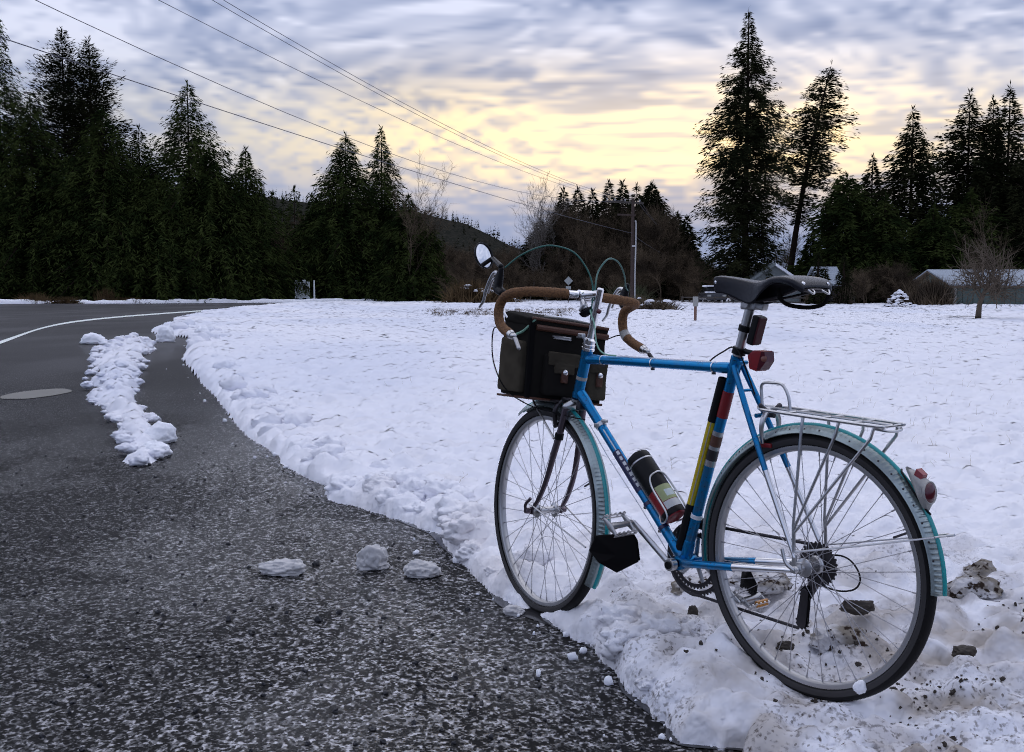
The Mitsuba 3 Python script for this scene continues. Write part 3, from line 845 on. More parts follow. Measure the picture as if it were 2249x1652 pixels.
bike('gear_cable', tube(spline([(0.452, 0.012, -0.082), (0.432, 0.016, -0.090), (0.41, 0.02, -0.078)], 6), 0.0026, 7), 'clear_plastic', FR)

# fork, headset, stem
FK = f'{BIKE}__fork'
for s in (1, -1):
    bike('blade', tube(spline([(0.899, 0.031 * s, 0.345), (0.915, 0.036 * s, 0.28), (0.940, 0.045 * s, 0.19), (0.968, 0.050 * s, 0.11), (1.005, 0.053 * s, 0.045), (1.043, 0.055 * s, 0.004)], 6), np.linspace(0.0125, 0.0062, 31), 14), 'fork_steel', FK, True)
    bike('fork_end', cat([rbox(FRONT + [-0.002, 0.0555 * s, 0.0], (0.022, 0.005, 0.024), 0.002)]), 'fork_steel', FK, True)
    bike('lowrider_clamp', lathe([(0.010, 0), (0.0145, 0.001), (0.0145, 0.020), (0.010, 0.021)], (0.9235, 0.0385 * s, 0.245), (-0.25, 0, 0.96), n=16), 'black_plastic', FK, True)
bike('crown', cat([blob([(0.899, 0.031, 0.352), (0.899, -0.031, 0.352), (0.895, 0, 0.366)], [0.013, 0.013, 0.016]), lathe([(0.014, 0), (0.02, 0.001), (0.02, 0.008), (0.014, 0.009)], HEAD_LOW - STEER * 0.012, STEER, n=24)]), 'alloy', FK, True)
ST = f'{BIKE}__stem'
bike('headset', lathe([(0.0165, -0.001), (0.021, 0), (0.0215, 0.008), (0.017, 0.011), (0.0195, 0.012), (0.0205, 0.019), (0.018, 0.021), (0.018, 0.026), (0.0195, 0.027), (0.0195, 0.034), (0.014, 0.037), (0.012, 0.040)], HEAD_TOP, STEER, n=28), 'chrome', ST, True)
q0, q1 = HEAD_TOP + STEER * 0.03, HEAD_TOP + STEER * 0.196
bike('quill', cat([rod(q0, q1, 0.0112, 20), lathe([(0.0112, 0), (0.009, 0.003), (0.004, 0.004), (0, 0.0035)], q1, STEER, n=18)]), 'chrome', ST, True)
CLAMP = np.array([0.868, 0.004, 0.702])
bike('extension', cat([tube([q1 - STEER * 0.014 + [0.004, 0, 0], CLAMP + [-0.012, 0, 0.001]], [0.0118, 0.0128], 16), lathe([(0.013, -0.022), (0.017, -0.020), (0.0172, 0.020), (0.013, 0.022)], CLAMP, n=24)]), 'chrome', ST, True)
bike('decaleur', cat([tube(spline([(0.845, 0.01, 0.575), (0.90, 0.0, 0.572), (0.935, -0.02, 0.57)], 4), 0.0035, 7), rod((0.938, 0.0, 0.566), (0.985, 0.085, 0.576), 0.004, 8), rod((0.938, -0.0, 0.560), (0.985, 0.085, 0.569), 0.003, 8), rbox((0.845, 0.02, 0.575), (0.03, 0.012, 0.016), 0.003)]), 'alloy', ST, True)

# handlebar
HB = f'{BIKE}__handlebar'


def bar_side(s):
    pts = [(0.870, 0.0, 0.703), (0.871, 0.10, 0.703), (0.872, 0.165, 0.701), (0.888, 0.206, 0.698), (0.935, 0.2265, 0.692), (0.980, 0.2300, 0.676), (1.002, 0.2314, 0.645), (0.994, 0.2320, 0.606), (0.964, 0.2328, 0.583), (0.915, 0.2345, 0.567)]
    out = np.array([(px, py * s, pz + (0.004 if s > 0 else -0.010) * min(py / 0.2, 1)) for px, py, pz in pts])
    if s < 0:
        out[6:, 0] -= np.array([0.008, 0.014, 0.026, 0.040])
        out[6:, 2] -= np.array([0.0, 0.004, 0.008, 0.014])
    return out


bike('bar', rod((0.870, 0.062, 0.703), (0.870, -0.05, 0.703), 0.0125, 18), 'chrome', HB, True)
for s in (1, -1):
    p = spline(bar_side(s), 8)
    start = np.argmax(np.abs(p[:, 1]) > (0.055 if s > 0 else 0.036))
    rr = 0.0152 + 0.0005 * np.sin(np.arange(len(p[start:])) * 2.2)
    bike('tape', tube(p[start:], rr, 18), 'cork_tape', HB, True)
    end, d = p[-1], (p[-1] - p[-4]) / np.linalg.norm(p[-1] - p[-4])
    bike('bar_end_shifter', cat([tube([end - d * 0.004, end + d * 0.016], [0.0148, 0.0125], 14), blob([end + d * 0.016, end + d * 0.030 + [0, 0, 0.003]], [0.0105, 0.008]),
                                 blob([end + d * 0.026, end + d * 0.050 + [0, 0, -0.008]], [0.006, 0.0045])]), 'alloy', HB, True)
    bike('shifter_grip', blob([end + d * 0.040 + [0, 0, -0.004], end + d * 0.072 + [0, 0.003 * s, -0.022]], [0.0068, 0.0062]), 'alloy_dull' if s > 0 else 'steel_dark', HB, True)
# finishing tape on the right drop
p = spline(bar_side(-1), 8)
i = np.argmin(np.abs(p[:, 2] - 0.588) + (p[:, 0] < 0.94) * 9)
bike('finishing_tape', tube(p[i - 2:i + 4], 0.0163, 16), 'cream_shell', HB, True)
for s in (1, -1):
    y0, dz, dx = 0.2314 * s, (0.0 if s > 0 else -0.022), (0.0 if s > 0 else -0.022)
    b = lambda x_, z_, yo=0.0: np.array([x_ + dx, y0 + yo, z_ + dz])
    lv = f'{BIKE}__brake_lever' + ('' if s > 0 else '_001')
    bike('hood', cat([blob([b(0.984, 0.700), b(1.012, 0.708), b(1.030, 0.722)], [0.0135, 0.0140, 0.0125]), blob([b(1.012, 0.712), b(1.018, 0.745), b(1.004, 0.762), b(0.998, 0.774)], [0.0135, 0.0120, 0.0100, 0.0085])]), 'black_plastic', lv, True)
    bike('blade', cat([tube(spline([b(1.010, 0.758), b(1.044, 0.764), b(1.076, 0.738), b(1.100, 0.704), b(1.112, 0.676), b(1.136, 0.656)], 6), np.linspace(0.0062, 0.0044, 31), 10), tube(spline([b(1.020, 0.752), b(1.056, 0.738), b(1.082, 0.700)], 5), 0.0038, 8)]), 'alloy', lv, True)
# mirror on the left hood
MR = f'{BIKE}__mirror'
mc = np.array([1.088, 0.252, 0.818])
nw = np.array([0.74, -0.60, 0.24])
nb = TURN.T @ (POSE.T @ (nw / np.linalg.norm(nw)))
bike('shell', lathe([(0, -0.018), (0.018, -0.016), (0.034, -0.008), (0.0425, 0), (0.0445, 0.005), (0.0435, 0.007), (0.0395, 0.0065), (0.0390, 0.002)], mc, nb, n=36), 'black_plastic', MR, True)
bike('glass', lathe([(0.0393, 0.0028), (0.030, 0.0034), (0.018, 0.0039), (0.008, 0.0041), (0, 0.0042)], mc, nb, n=36), 'mirror_glass', MR, True)
mr_ = np.array([1.0, 0.0, 0.15]) - nw * (nw @ [1.0, 0.0, 0.15]) / (nw @ nw)
me = mc + 0.047 * (TURN.T @ (POSE.T @ (mr_ / np.linalg.norm(mr_)))) - nb * 0.004
bike('arm', cat([blob([me, me * 0.6 + np.array([0.998, 0.234, 0.783]) * 0.4], [0.0070, 0.0078]), blob([me * 0.6 + np.array([0.998, 0.234, 0.783]) * 0.4, (0.998, 0.234, 0.783)], [0.0078, 0.0088])]), 'black_plastic', MR, True)
# bell under the stem
BL = f'{BIKE}__bell'
bc = np.array([0.838, 0.012, 0.652])
bike('dome', lathe([(0, -0.016), (0.012, -0.0145), (0.019, -0.009), (0.0225, 0.0), (0.0225, 0.006), (0.018, 0.007)], bc, (0.25, 0.5, 0.85), n=28), 'black_plastic', BL, True)
bike('bracket', cat([blob([bc + [0, 0.006, 0.012], bc + [0.014, 0.004, 0.030]], [0.012, 0.010]), blob([bc + [0.006, 0.016, 0.004], bc + [-0.004, 0.012, 0.018]], [0.007, 0.007])]), 'alloy', BL, True)
bike('knob', blob([(0.803, 0.0, 0.655), (0.785, -0.002, 0.652)], [0.006, 0.0075]), 'red_lens', BL, True)

# cables
CB = f'{BIKE}__cable'
HOUSL = [(0.981, .228, .778), (.942, .2, .814), (.902, .16, .841), (.873, .12, .849), (.837, .07, .832), (.824, .03, .789), (.814, .01, .74), (.816, .005, .696), (.822, .004, .62)]
HOUSR = [(.819, -.004, .66), (.819, -.006, .73), (.845, -.03, .777), (.853, -.06, .813), (.866, -.09, .825), (.882, -.13, .816), (.908, -.17, .784), (.952, -.21, .745), (.972, -.2314, .735)]
bike('brake_cable', tube(spline(HOUSL, 8), 0.0026, 8), 'green_cable', BIKE, True)
bike('brake_cable', tube(spline(HOUSR, 8), 0.0026, 8), 'green_cable', BIKE, True)
bike('shift_cable', tube(spline([(0.985, .236, .592), (1.024, .235, .586), (1.041, .23, .539), (1.064, .21, .482), (1.071, .18, .424), (1.064, .15, .385), (1.068, .1, .357), (1.013, .07, .337), (.927, .045, .327), (.852, .03, .320), (.80, .022, .318)], 8), 0.0021, 7), 'black_plastic', BIKE, True)
bike('shift_cable', tube(spline([(0.965, -.232, .578), (1.012, -.232, .586), (1.02, -.2, .574), (.985, -.165, .569), (1.0, -.13, .55)], 6), 0.0021, 7), 'black_plastic', BIKE, True)
bike('rear_brake_cable', tube(spline([(.822, .006, .66), (.79, .016, .61), (.782, .02, .578), (.776, .02, .554), (.762, .02, .534), (.738, .017, .522), (.70, .012, .519)], 7), 0.0024, 7), 'mint_cord', BIKE)
bike('rear_brake_cable', tube([(.70, .006, .5185), (.337, .006, .5145)], 0.0010, 5), 'alloy', BIKE)
bike('rear_brake_cable', tube(spline([(.337, .008, .5155), (.315, .016, .527), (.285, .020, .541), (.246, .021, .556), (.222, .016, .53), (.20, .008, .47), (.185, .004, .43)], 7), 0.0022, 7), 'black_plastic', BIKE)
bike('derailleur_cable', tube(spline([(.02, -.066, .012), (-.043, -.05, .027), (-.074, -.055, .019), (-.095, -.06, -.006), (-.098, -.064, -.034), (-.079, -.066, -.058), (-.035, -.067, -.070), (.02, -.066, -.066)], 7), 0.0024, 7), 'black_plastic', BIKE)

# seat post, saddle, lights behind it
SP = f'{BIKE}__seat_post'
post_top = SEAT_TOP + SEAT * 0.150
bike('post', rod(SEAT_TOP - SEAT * 0.01, post_top, 0.0132, 20), 'alloy', SP)
bike('collar', cat([lathe([(0.0148, -0.006), (0.0178, -0.005), (0.0178, 0.012), (0.0148, 0.014)], SEAT_TOP + SEAT * 0.004, SEAT, n=24), rod(SEAT_TOP + [-0.022, 0.016, 0.0], SEAT_TOP + [-0.022, -0.016, 0.0], 0.006, 10)]), 'blue_paint', SP)
bike('head_clamp', cat([rbox(post_top + [-0.004, 0, 0.010], (0.050, 0.034, 0.022), 0.005, frame_of((1, 0, 0.05))), rbox(post_top + [-0.036, 0, 0.010], (0.034, 0.026, 0.020), 0.004, frame_of((1, 0, 0.3))), rod(post_top + [-0.004, 0.026, 0.014], post_top + [-0.004, -0.026, 0.014], 0.009, 14)]), 'alloy_dull', SP)
SD = f'{BIKE}__saddle'


def saddle_mesh():
    #        x      top z   half width  skirt depth  skirt flare
    rows = [(0.3215, 0.7415, 0.012, 0.012, 0.8), (0.318, 0.7470, 0.0180, 0.026, 0.9), (0.306, 0.7495, 0.0205, 0.034, 0.95), (0.285, 0.7485, 0.0215, 0.034, 1.0), (0.25, 0.7440, 0.0235, 0.038, 1.05), (0.215, 0.7385, 0.0275, 0.044, 1.10),
            (0.182, 0.7345, 0.035, 0.046, 1.15), (0.155, 0.7335, 0.045, 0.036, 1.10), (0.128, 0.7360, 0.058, 0.020, 1.02), (0.10, 0.7405, 0.070, 0.014, 1.0), (0.07, 0.7440, 0.079, 0.009, 1.0), (0.045, 0.7435, 0.083, 0.009, 1.0), (0.02, 0.7375, 0.082, 0.011, 0.99), (0.004, 0.7280, 0.074, 0.014, 0.98), (-0.004, 0.717, 0.060, 0.010, 0.97)]
    rows = spline(np.array(rows), 4)
    a = np.linspace(-1, 1, 33)
    V = []
    for x_, z_, w_, dep, fl in rows:
        t = np.abs(a)
        flat, fall = np.clip(t / 0.55, 0, 1), np.clip((t - 0.55) / 0.45, 0, 1)
        yy = np.sign(a) * w_ * (flat * 0.80 + 0.20 * np.sin(np.minimum(fall * 2, 1) * np.pi / 2) + (fl - 1) * np.clip(fall * 1.6 - 0.6, 0, 1))
        thin = np.clip((x_ - 0.06) / 0.10, 0.30, 1.0)
        zz = z_ - 0.10 * thin * w_ * flat ** 2 - (0.14 * w_ + 0.004) * thin * (1 - np.cos(np.minimum(fall * 2, 1) * np.pi / 2)) - dep * np.clip((fall - 0.3) / 0.7, 0, 1)
        V.append(np.stack([np.full(33, x_), yy, zz], 1))
    m = len(V)
    outer = np.vstack(V)
    inner = outer.copy()
    inner[:, 1] *= 0.94
    inner[:, 2] -= 0.0045
    i, j = np.meshgrid(np.arange(m - 1), np.arange(32), indexing='ij')
    q = np.stack([i * 33 + j, i * 33 + j + 1, (i + 1) * 33 + j + 1, (i + 1) * 33 + j], -1).reshape(-1, 4)
    k = m * 33
    rimq = [[r * 33 + c, (r + 1) * 33 + c, (r + 1) * 33 + c + k, r * 33 + c + k] for r in range(m - 1) for c in (0, 32)]
    rimq += [[r * 33 + c, r * 33 + c + 1, r * 33 + c + 1 + k, r * 33 + c + k] for r in (0, m - 1) for c in range(32)]
    Q = np.vstack([q, q[:, ::-1] + k, rimq])
    return tm(np.vstack([outer, inner]), np.vstack([Q[:, [0, 1, 2]], Q[:, [0, 2, 3]]]))


bike('cover', saddle_mesh(), 'saddle_leather', SD, smooth=50)
for s in (1, -1):
    bike('rail', tube(spline([(0.296, 0.006 * s, 0.722), (0.27, 0.014 * s, 0.700), (0.235, 0.021 * s, 0.684), (0.19, 0.0225 * s, 0.680), (0.13, 0.0235 * s, 0.684), (0.075, 0.032 * s, 0.694), (0.03, 0.045 * s, 0.705), (0.012, 0.050 * s, 0.712)], 6), 0.0037, 8), 'steel_dark', SD)
    bike('bag_loop', tube(spline([(0.010, 0.020 * s, 0.712), (-0.010, 0.021 * s, 0.702), (-0.016, 0.034 * s, 0.696), (-0.008, 0.044 * s, 0.706)], 5), 0.0026, 7), 'alloy', SD)
    for x_, z_, y_ in ((0.0, 0.722, 0.052), (0.310, 0.732, 0.0185)):
        bike('rivet', lathe([(0, 0.003), (0.004, 0.0024), (0.0052, 0)], (x_, y_ * s, z_), (-0.9, 0.2 * s, 0.3) if x_ < 0.1 else (0.2, s, 0.1), n=12), 'chrome', SD)
bike('nose_frame', blob([(0.312, 0.0, 0.728), (0.300, 0, 0.712), (0.286, 0, 0.712)], [0.010, 0.008, 0.006]), 'alloy', SD)
bike('cantle_plate', tube(spline([(0.014, 0.062, 0.712), (0.004, 0.040, 0.706), (0.000, 0, 0.705), (0.004, -0.040, 0.706), (0.014, -0.062, 0.712)], 5), 0.006, 8), 'steel_dark', SD)
bike('saddle_strap', tube(spline([(0.085, 0.040, 0.712), (0.082, 0.036, 0.685), (0.080, 0.0, 0.668), (0.040, -0.03, 0.662), (0.010, -0.05, 0.672), (-0.002, -0.056, 0.700)], 6), 0.0055, 8), 'black_cloth', SD)

RL = f'{BIKE}__rear_reflector'
up_r = frame_of(SEAT, (0, 1, 0))
bike('housing', rbox((0.187, -0.002, 0.602), (0.080, 0.036, 0.022), 0.004, frame_of(SEAT, (-1, 0, 0))), 'black_plastic', RL)
bike('lens', rbox((0.1755, -0.002, 0.5995), (0.074, 0.031, 0.006), 0.0015, frame_of(SEAT, (-1, 0, 0))), 'reflector_red', RL)
bike('clamp', lathe([(0.0132, -0.009), (0.0175, -0.008), (0.0175, 0.008), (0.0132, 0.009)], SEAT_TOP + SEAT * 0.097, SEAT, n=20), 'black_plastic', RL)
TL = f'{BIKE}__tail_light'
bike('housing', hull([(0.178, 0.022, 0.549), (0.178, -0.022, 0.549), (0.192, 0.020, 0.500), (0.192, -0.020, 0.500), (0.196, 0.022, 0.535), (0.196, -0.022, 0.535), (0.150, 0.024, 0.547), (0.150, -0.024, 0.547), (0.168, 0.022, 0.494), (0.168, -0.022, 0.494)]), 'red_plastic', TL)
bike('lens', hull([(0.152, 0.0235, 0.5455), (0.152, -0.0235, 0.5455), (0.143, 0.020, 0.546), (0.143, -0.020, 0.546), (0.140, 0.018, 0.520), (0.140, -0.018, 0.520), (0.158, 0.019, 0.497), (0.158, -0.019, 0.497), (0.167, 0.0215, 0.496), (0.167, -0.0215, 0.496)]), 'red_lens', TL)
bike('bulb_window', lathe([(0, 0.002), (0.006, 0.0016), (0.0085, 0)], (0.1445, 0.0195, 0.528), (-0.35, 0.93, 0.1), n=18), 'dull_window', TL)
bike('bracket', cat([blob([(0.196, 0, 0.540), (0.222, 0, 0.545)], [0.008, 0.007]), lathe([(0.0132, -0.010), (0.019, -0.009), (0.019, 0.009), (0.0132, 0.010)], SEAT_TOP + SEAT * 0.033, SEAT, n=20)]), 'black_plastic', TL)


# mudguards
def guard(center, r, a0, a1, width, front, name):
    c = np.asarray(center, float)
    ang = np.radians(np.linspace(a0, a1, 110))
    # section: offset along the axle, drop towards the wheel
    s = np.linspace(-1, 1, 21)
    sec_y = width / 2 * np.sin(s * 1.35) / math.sin(1.35)
    sec_r = r - 0.020 * (1 - np.cos(s * 1.35)) / (1 - math.cos(1.35))
    V = np.stack([c[0] + sec_r[None] * np.cos(ang)[:, None], np.broadcast_to(c[1] + sec_y, (110, 21)), c[2] + sec_r[None] * np.sin(ang)[:, None]], -1)
    uv = np.stack([np.broadcast_to((ang * r)[:, None], (110, 21)), np.broadcast_to(sec_y, (110, 21))], -1)
    inn = np.stack([c[0] + (sec_r - 0.0013)[None] * np.cos(ang)[:, None], np.broadcast_to(c[1] + sec_y * 0.97, (110, 21)), c[2] + (sec_r - 0.0013)[None] * np.sin(ang)[:, None]], -1)
    i, j = np.meshgrid(np.arange(109), np.arange(20), indexing='ij')
    q = np.stack([i * 21 + j, i * 21 + j + 1, (i + 1) * 21 + j + 1, (i + 1) * 21 + j], -1).reshape(-1, 4)
    k = 110 * 21
    edge = [[a * 21 + b, (a + 1) * 21 + b, (a + 1) * 21 + b + k, a * 21 + b + k] for a in range(109) for b in (0, 20)] + [[a * 21 + b, a * 21 + b + 1, a * 21 + b + 1 + k, a * 21 + b + k] for a in (0, 109) for b in range(20)]
    Q = np.vstack([q, q[:, ::-1] + k, edge])
    m = tm(np.vstack([V.reshape(-1, 3), inn.reshape(-1, 3)]), np.vstack([Q[:, [0, 1, 2]], Q[:, [0, 2, 3]]]))
    g = f'{BIKE}__{name}'
    bike('blade', m, 'hammered_alloy', g, front, smooth=True, uv=np.vstack([uv.reshape(-1, 2)] * 2))
    p = np.stack([c[0] + (r - 0.0012) * np.cos(ang), 0 * ang, c[2] + (r - 0.0012) * np.sin(ang)], 1)
    mid = tube(p, 0.0068, 10)
    bike('stripe', mid, 'teal_paint', g, front, smooth=True)
    for a in np.radians(np.arange(a0 + 9, a1 - 6, 7.3)) if not front else []:
        rr_ = sec_r[3] + 0.0005
        bike('rivet', lathe([(0, 0.0008), (0.002, 0.0006), (0.0028, 0)], (c[0] + rr_ * math.cos(a), c[1] + sec_y[17], c[2] + rr_ * math.sin(a)), (math.cos(a) * 0.45, 0.9, math.sin(a) * 0.45), n=8), 'steel_dark', g, front)
    return g


gr = guard((0, 0, 0), 0.3635, -9, 181, 0.050, False, 'rear_mudguard')
gf = guard(FRONT, 0.3640, 60, 212, 0.050, True, 'front_mudguard')
for s in (1, -1):
    bike('stay', tube(spline([(0.0128, 0.069 * s, 0.0426), (-0.16, 0.056 * s, 0.084), (-0.352, 0.0285 * s, 0.132)], 5), 0.0026, 8), 'alloy', gr)
    bike('stay', tube([FRONT + [0.0, 0.062 * s, 0.022], FRONT + [-0.30, 0.032 * s, -0.068]], 0.0026, 8), 'alloy', gf, True)
bike('stay_bolt', cat([tube(spline([(-0.352, 0.0285, 0.132), (-0.362, 0.016, 0.134), (-0.366, 0, 0.134), (-0.362, -0.016, 0.134), (-0.352, -0.0285, 0.132)], 5), 0.0026, 8), rod((-0.366, 0, 0.134), (-0.385, 0, 0.139), 0.0032, 8)]), 'alloy', gr)
# lamp on the rear mudguard
LP = f'{BIKE}__mudguard_lamp'
nrm = np.array([-0.77, 0, 0.64])
tang = np.array([-0.64, 0, -0.77])
base_l = 0.3625 * np.array([-0.735, 0, 0.678])
ring = lambda c_, d_, r_, k=14: [np.asarray(c_) + r_ * (math.cos(t) * np.array([0, 1.0, 0]) + math.sin(t) * np.cross(d_, [0, 1.0, 0])) for t in np.linspace(0, 2 * np.pi, k, endpoint=False)]
back = np.array([-0.97, 0, 0.12])
back /= np.linalg.norm(back)
lens_c = np.array([-0.322, 0, 0.229])
bike('shell', hull(ring(lens_c, back, 0.0265, 24) + ring(lens_c - back * 0.018, back, 0.0262, 24) + ring((-0.268, 0, 0.276), nrm, 0.011) + ring((-0.290, 0, 0.262), nrm, 0.019) + ring((-0.310, 0, 0.196), nrm, 0.014)), 'cream_shell', LP)
bike('lens', lathe([(0, 0.006), (0.012, 0.0052), (0.020, 0.0028), (0.0238, 0.0)], lens_c + back * 0.001, back, n=28), 'red_lens', LP)
bike('rim', lathe([(0.0238, 0.001), (0.0268, 0.0025), (0.0272, -0.004)], lens_c, back, n=28), 'cream_shell', LP)
bike('top_reflector', hull([(-0.288, 0.014, 0.268), (-0.288, -0.014, 0.268), (-0.304, 0.013, 0.256), (-0.304, -0.013, 0.256), (-0.293, 0.012, 0.283), (-0.293, -0.012, 0.283), (-0.310, 0.010, 0.270), (-0.310, -0.010, 0.270)]), 'red_plastic', LP)
bike('base_gasket', tube(spline([(-0.248, 0, 0.276), (-0.258, 0.012, 0.268), (-0.288, 0.019, 0.234), (-0.312, 0.012, 0.198), (-0.325, 0, 0.178)], 6), 0.0026, 7), 'black_plastic', LP)

# rear rack
RK = f'{BIKE}__rear_rack'
zdeck = lambda x_: 0.3985 - 0.053 * (0.16 - x_)
for s in (1, -1):
    pts = [(0.165, 0.014 * s, 0.400), (0.142, 0.040 * s, zdeck(0.142)), (0.10, 0.055 * s, zdeck(0.10)), (-0.10, 0.056 * s, zdeck(-0.10)), (-0.214, 0.050 * s, zdeck(-0.214)), (-0.224, 0.036 * s, zdeck(-0.224))]
    bike('side_rail', tube(spline(pts, 6), 0.0042, 9), 'alloy', RK)
    for x0, y0 in ((-0.004, 0.052), (-0.108, 0.052), (-0.205, 0.050)):
        bike('strut', tube([(x0, y0 * s, zdeck(x0)), (x0 * 0.97, (y0 + 0.006) * s, zdeck(x0) - 0.03), (0.012 + 0.02 * x0, 0.0665 * s, 0.11 + 0.08 * x0), (0.008, 0.0685 * s, 0.045)], [0.0042, 0.0042, 0.0038, 0.0045], 9), 'alloy', RK)
bike('centre_rail', tube([(0.155, 0, zdeck(0.155) + 0.001), (-0.224, 0, zdeck(-0.224) + 0.001)], 0.0036, 9), 'alloy', RK)
for x0 in (0.055, -0.05, -0.14, -0.222):
    bike('cross_bar', rod((x0, 0.054 if x0 > -0.2 else 0.04, zdeck(x0) - 0.0005), (x0, -0.054 if x0 > -0.2 else -0.04, zdeck(x0) - 0.0005), 0.0034, 9), 'alloy', RK)
bike('tail_hook', tube(spline([(-0.205, 0.050, zdeck(-0.205) - 0.006), (-0.228, 0.03, zdeck(-0.23) - 0.010), (-0.233, 0, zdeck(-0.23) - 0.012), (-0.228, -0.03, zdeck(-0.23) - 0.010), (-0.205, -0.050, zdeck(-0.205) - 0.006)], 5), 0.0036, 9), 'alloy', RK)
bike('hoop', tube(spline([(0.163, 0.0, 0.396), (0.166, 0, 0.43), (0.167, 0, 0.452), (0.158, 0, 0.463), (0.130, 0, 0.464), (0.106, 0, 0.463), (0.092, 0, 0.453), (0.080, 0, 0.430), (0.074, 0, 0.396)], 6), 0.0042, 9), 'alloy', RK)
bike('rack_foot', cat([rod((0.150, 0, 0.396), (0.163, 0, 0.376), 0.004), blob([(0.168, 0, 0.402), (0.164, 0, 0.39)], [0.007, 0.006])]), 'steel_dark', RK)


# brakes
def caliper(name, pivot, front, material):
    k = f'{BIKE}__{name}'
    pv = np.asarray(pivot, float)
    for s in (1, -1):
        bike('arm', tube(spline([pv + [-0.012, -0.020 * s, 0.024], pv + [-0.014, 0.012 * s, 0.018], pv + [-0.014, 0.032 * s, -0.002], pv + [-0.012, 0.036 * s, -0.030], pv + [-0.008, 0.026 * s, -0.066]], 6), np.r_[np.linspace(0.005, 0.0075, 12), np.linspace(0.0075, 0.005, 13)], 10), material, k, front)
        bike('brake_pad', rbox(pv + [-0.012, 0.0205 * s, -0.072], (0.044, 0.010, 0.012), 0.003), 'red_band' if not front else 'black_plastic', k, front)
    bike('pivot_bolt', cat([rod(pv + [0.004, 0, 0.006], pv + [-0.026, 0, 0.006], 0.0065, 12), blob([pv + [-0.018, -0.022, 0.026], pv + [-0.018, -0.032, 0.030]], [0.006, 0.0075]), blob([pv + [-0.010, 0.024, 0.026], pv + [-0.012, 0.04, 0.034]], [0.005, 0.006])]), 'steel_dark', k, front)
    return k


caliper('rear_brake', (0.150, 0, 0.372), False, 'alloy')
fb = f'{BIKE}__front_brake'
pv = np.array([0.925, 0, 0.352])
for s in (1, -1):
    bike('arm', tube(spline([pv + [0.014, -0.022 * s, 0.022], pv + [0.020, 0.014 * s, 0.016], pv + [0.022, 0.036 * s, -0.004], pv + [0.026, 0.040 * s, -0.032], pv + [0.034, 0.030 * s, -0.068]], 6), np.r_[np.linspace(0.006, 0.0095, 12), np.linspace(0.0095, 0.006, 13)], 10), 'steel_dark', fb, True)
    bike('brake_pad', rbox(pv + [0.034, 0.0215 * s, -0.062], (0.046, 0.010, 0.012), 0.003, frame_of((1, 0, -0.4))), 'black_plastic', fb, True)
bike('pivot_bolt', cat([rod(pv + [-0.005, 0, 0.004], pv + [0.034, 0, 0.004], 0.0065, 12), rbox(pv + [-0.066, 0.0, 0.004], (0.02, 0.03, 0.026), 0.004)]), 'steel_dark', fb, True)

# small front rack below the bag
FRK = f'{BIKE}__front_rack'
bike('platform', cat([tube(spline([(0.935, 0.040, 0.366), (1.00, 0.050, 0.3655), (1.12, 0.050, 0.365), (1.15, 0.03, 0.365), (1.155, 0, 0.365), (1.15, -0.03, 0.365), (1.12, -0.05, 0.365), (1.00, -0.050, 0.3655), (0.935, -0.040, 0.366)], 5), 0.0045, 8)] + [rod((x0, 0.05, 0.365), (x0, -0.05, 0.365), 0.0035, 8) for x0 in (0.97, 1.03, 1.09)]), 'steel_dark', FRK, True)
for s in (1, -1):
    bike('strut', tube([(1.080, 0.050 * s, 0.365), (1.065, 0.052 * s, 0.350), (0.934, 0.050 * s, 0.247)], 0.0036, 8), 'alloy', FRK, True)

# cranks, pedals, chain
CR = f'{BIKE}__crankset'
for s in (1, -1):
    dirc = np.array([0.1345, 0, 0.1027]) * s
    u_ = dirc / np.linalg.norm(dirc)
    a, b = BB + [0, 0.062 * s, 0], BB + dirc + [0, 0.072 * s, 0]
    bike('crank_arm', cat([hull(np.vstack([SPH * [0.010, 0.0075, 0.010] + a + u_ * 0.006, SPH * [0.0085, 0.0062, 0.0085] + b])), lathe([(0, 0.074), (0.0075, 0.0735), (0.009, 0.070), (0.0165, 0.0695), (0.018, 0.066), (0.018, 0.050), (0.013, 0.044)] if s > 0 else [(0, -0.074), (0.0165, -0.0735), (0.018, -0.066), (0.018, -0.044)], BB, n=26)]), 'alloy', CR)
    bike('dust_cap', lathe([(0, 0.0745 * s), (0.0105, 0.0745 * s), (0.0115, 0.072 * s)], BB, n=20), 'black_plastic', CR)
for r_, tth, y_ in ((0.105, 52, -0.048), (0.084, 42, -0.040)):
    bike('chainring', gear(r_, tth, 0.003, BB + [0, y_, 0], r_ - 0.014), 'steel_dark', CR)
arms = [hull(np.vstack([SPH * [0.009, 0.004, 0.009] + BB + [0, -0.046, 0], SPH * [0.007, 0.003, 0.007] + BB + [0.072 * math.cos(t), -0.044, 0.072 * math.sin(t)]])) for t in np.arange(5) * 2 * np.pi / 5 + 0.5]
bike('spider', cat(arms), 'alloy_dull', CR)


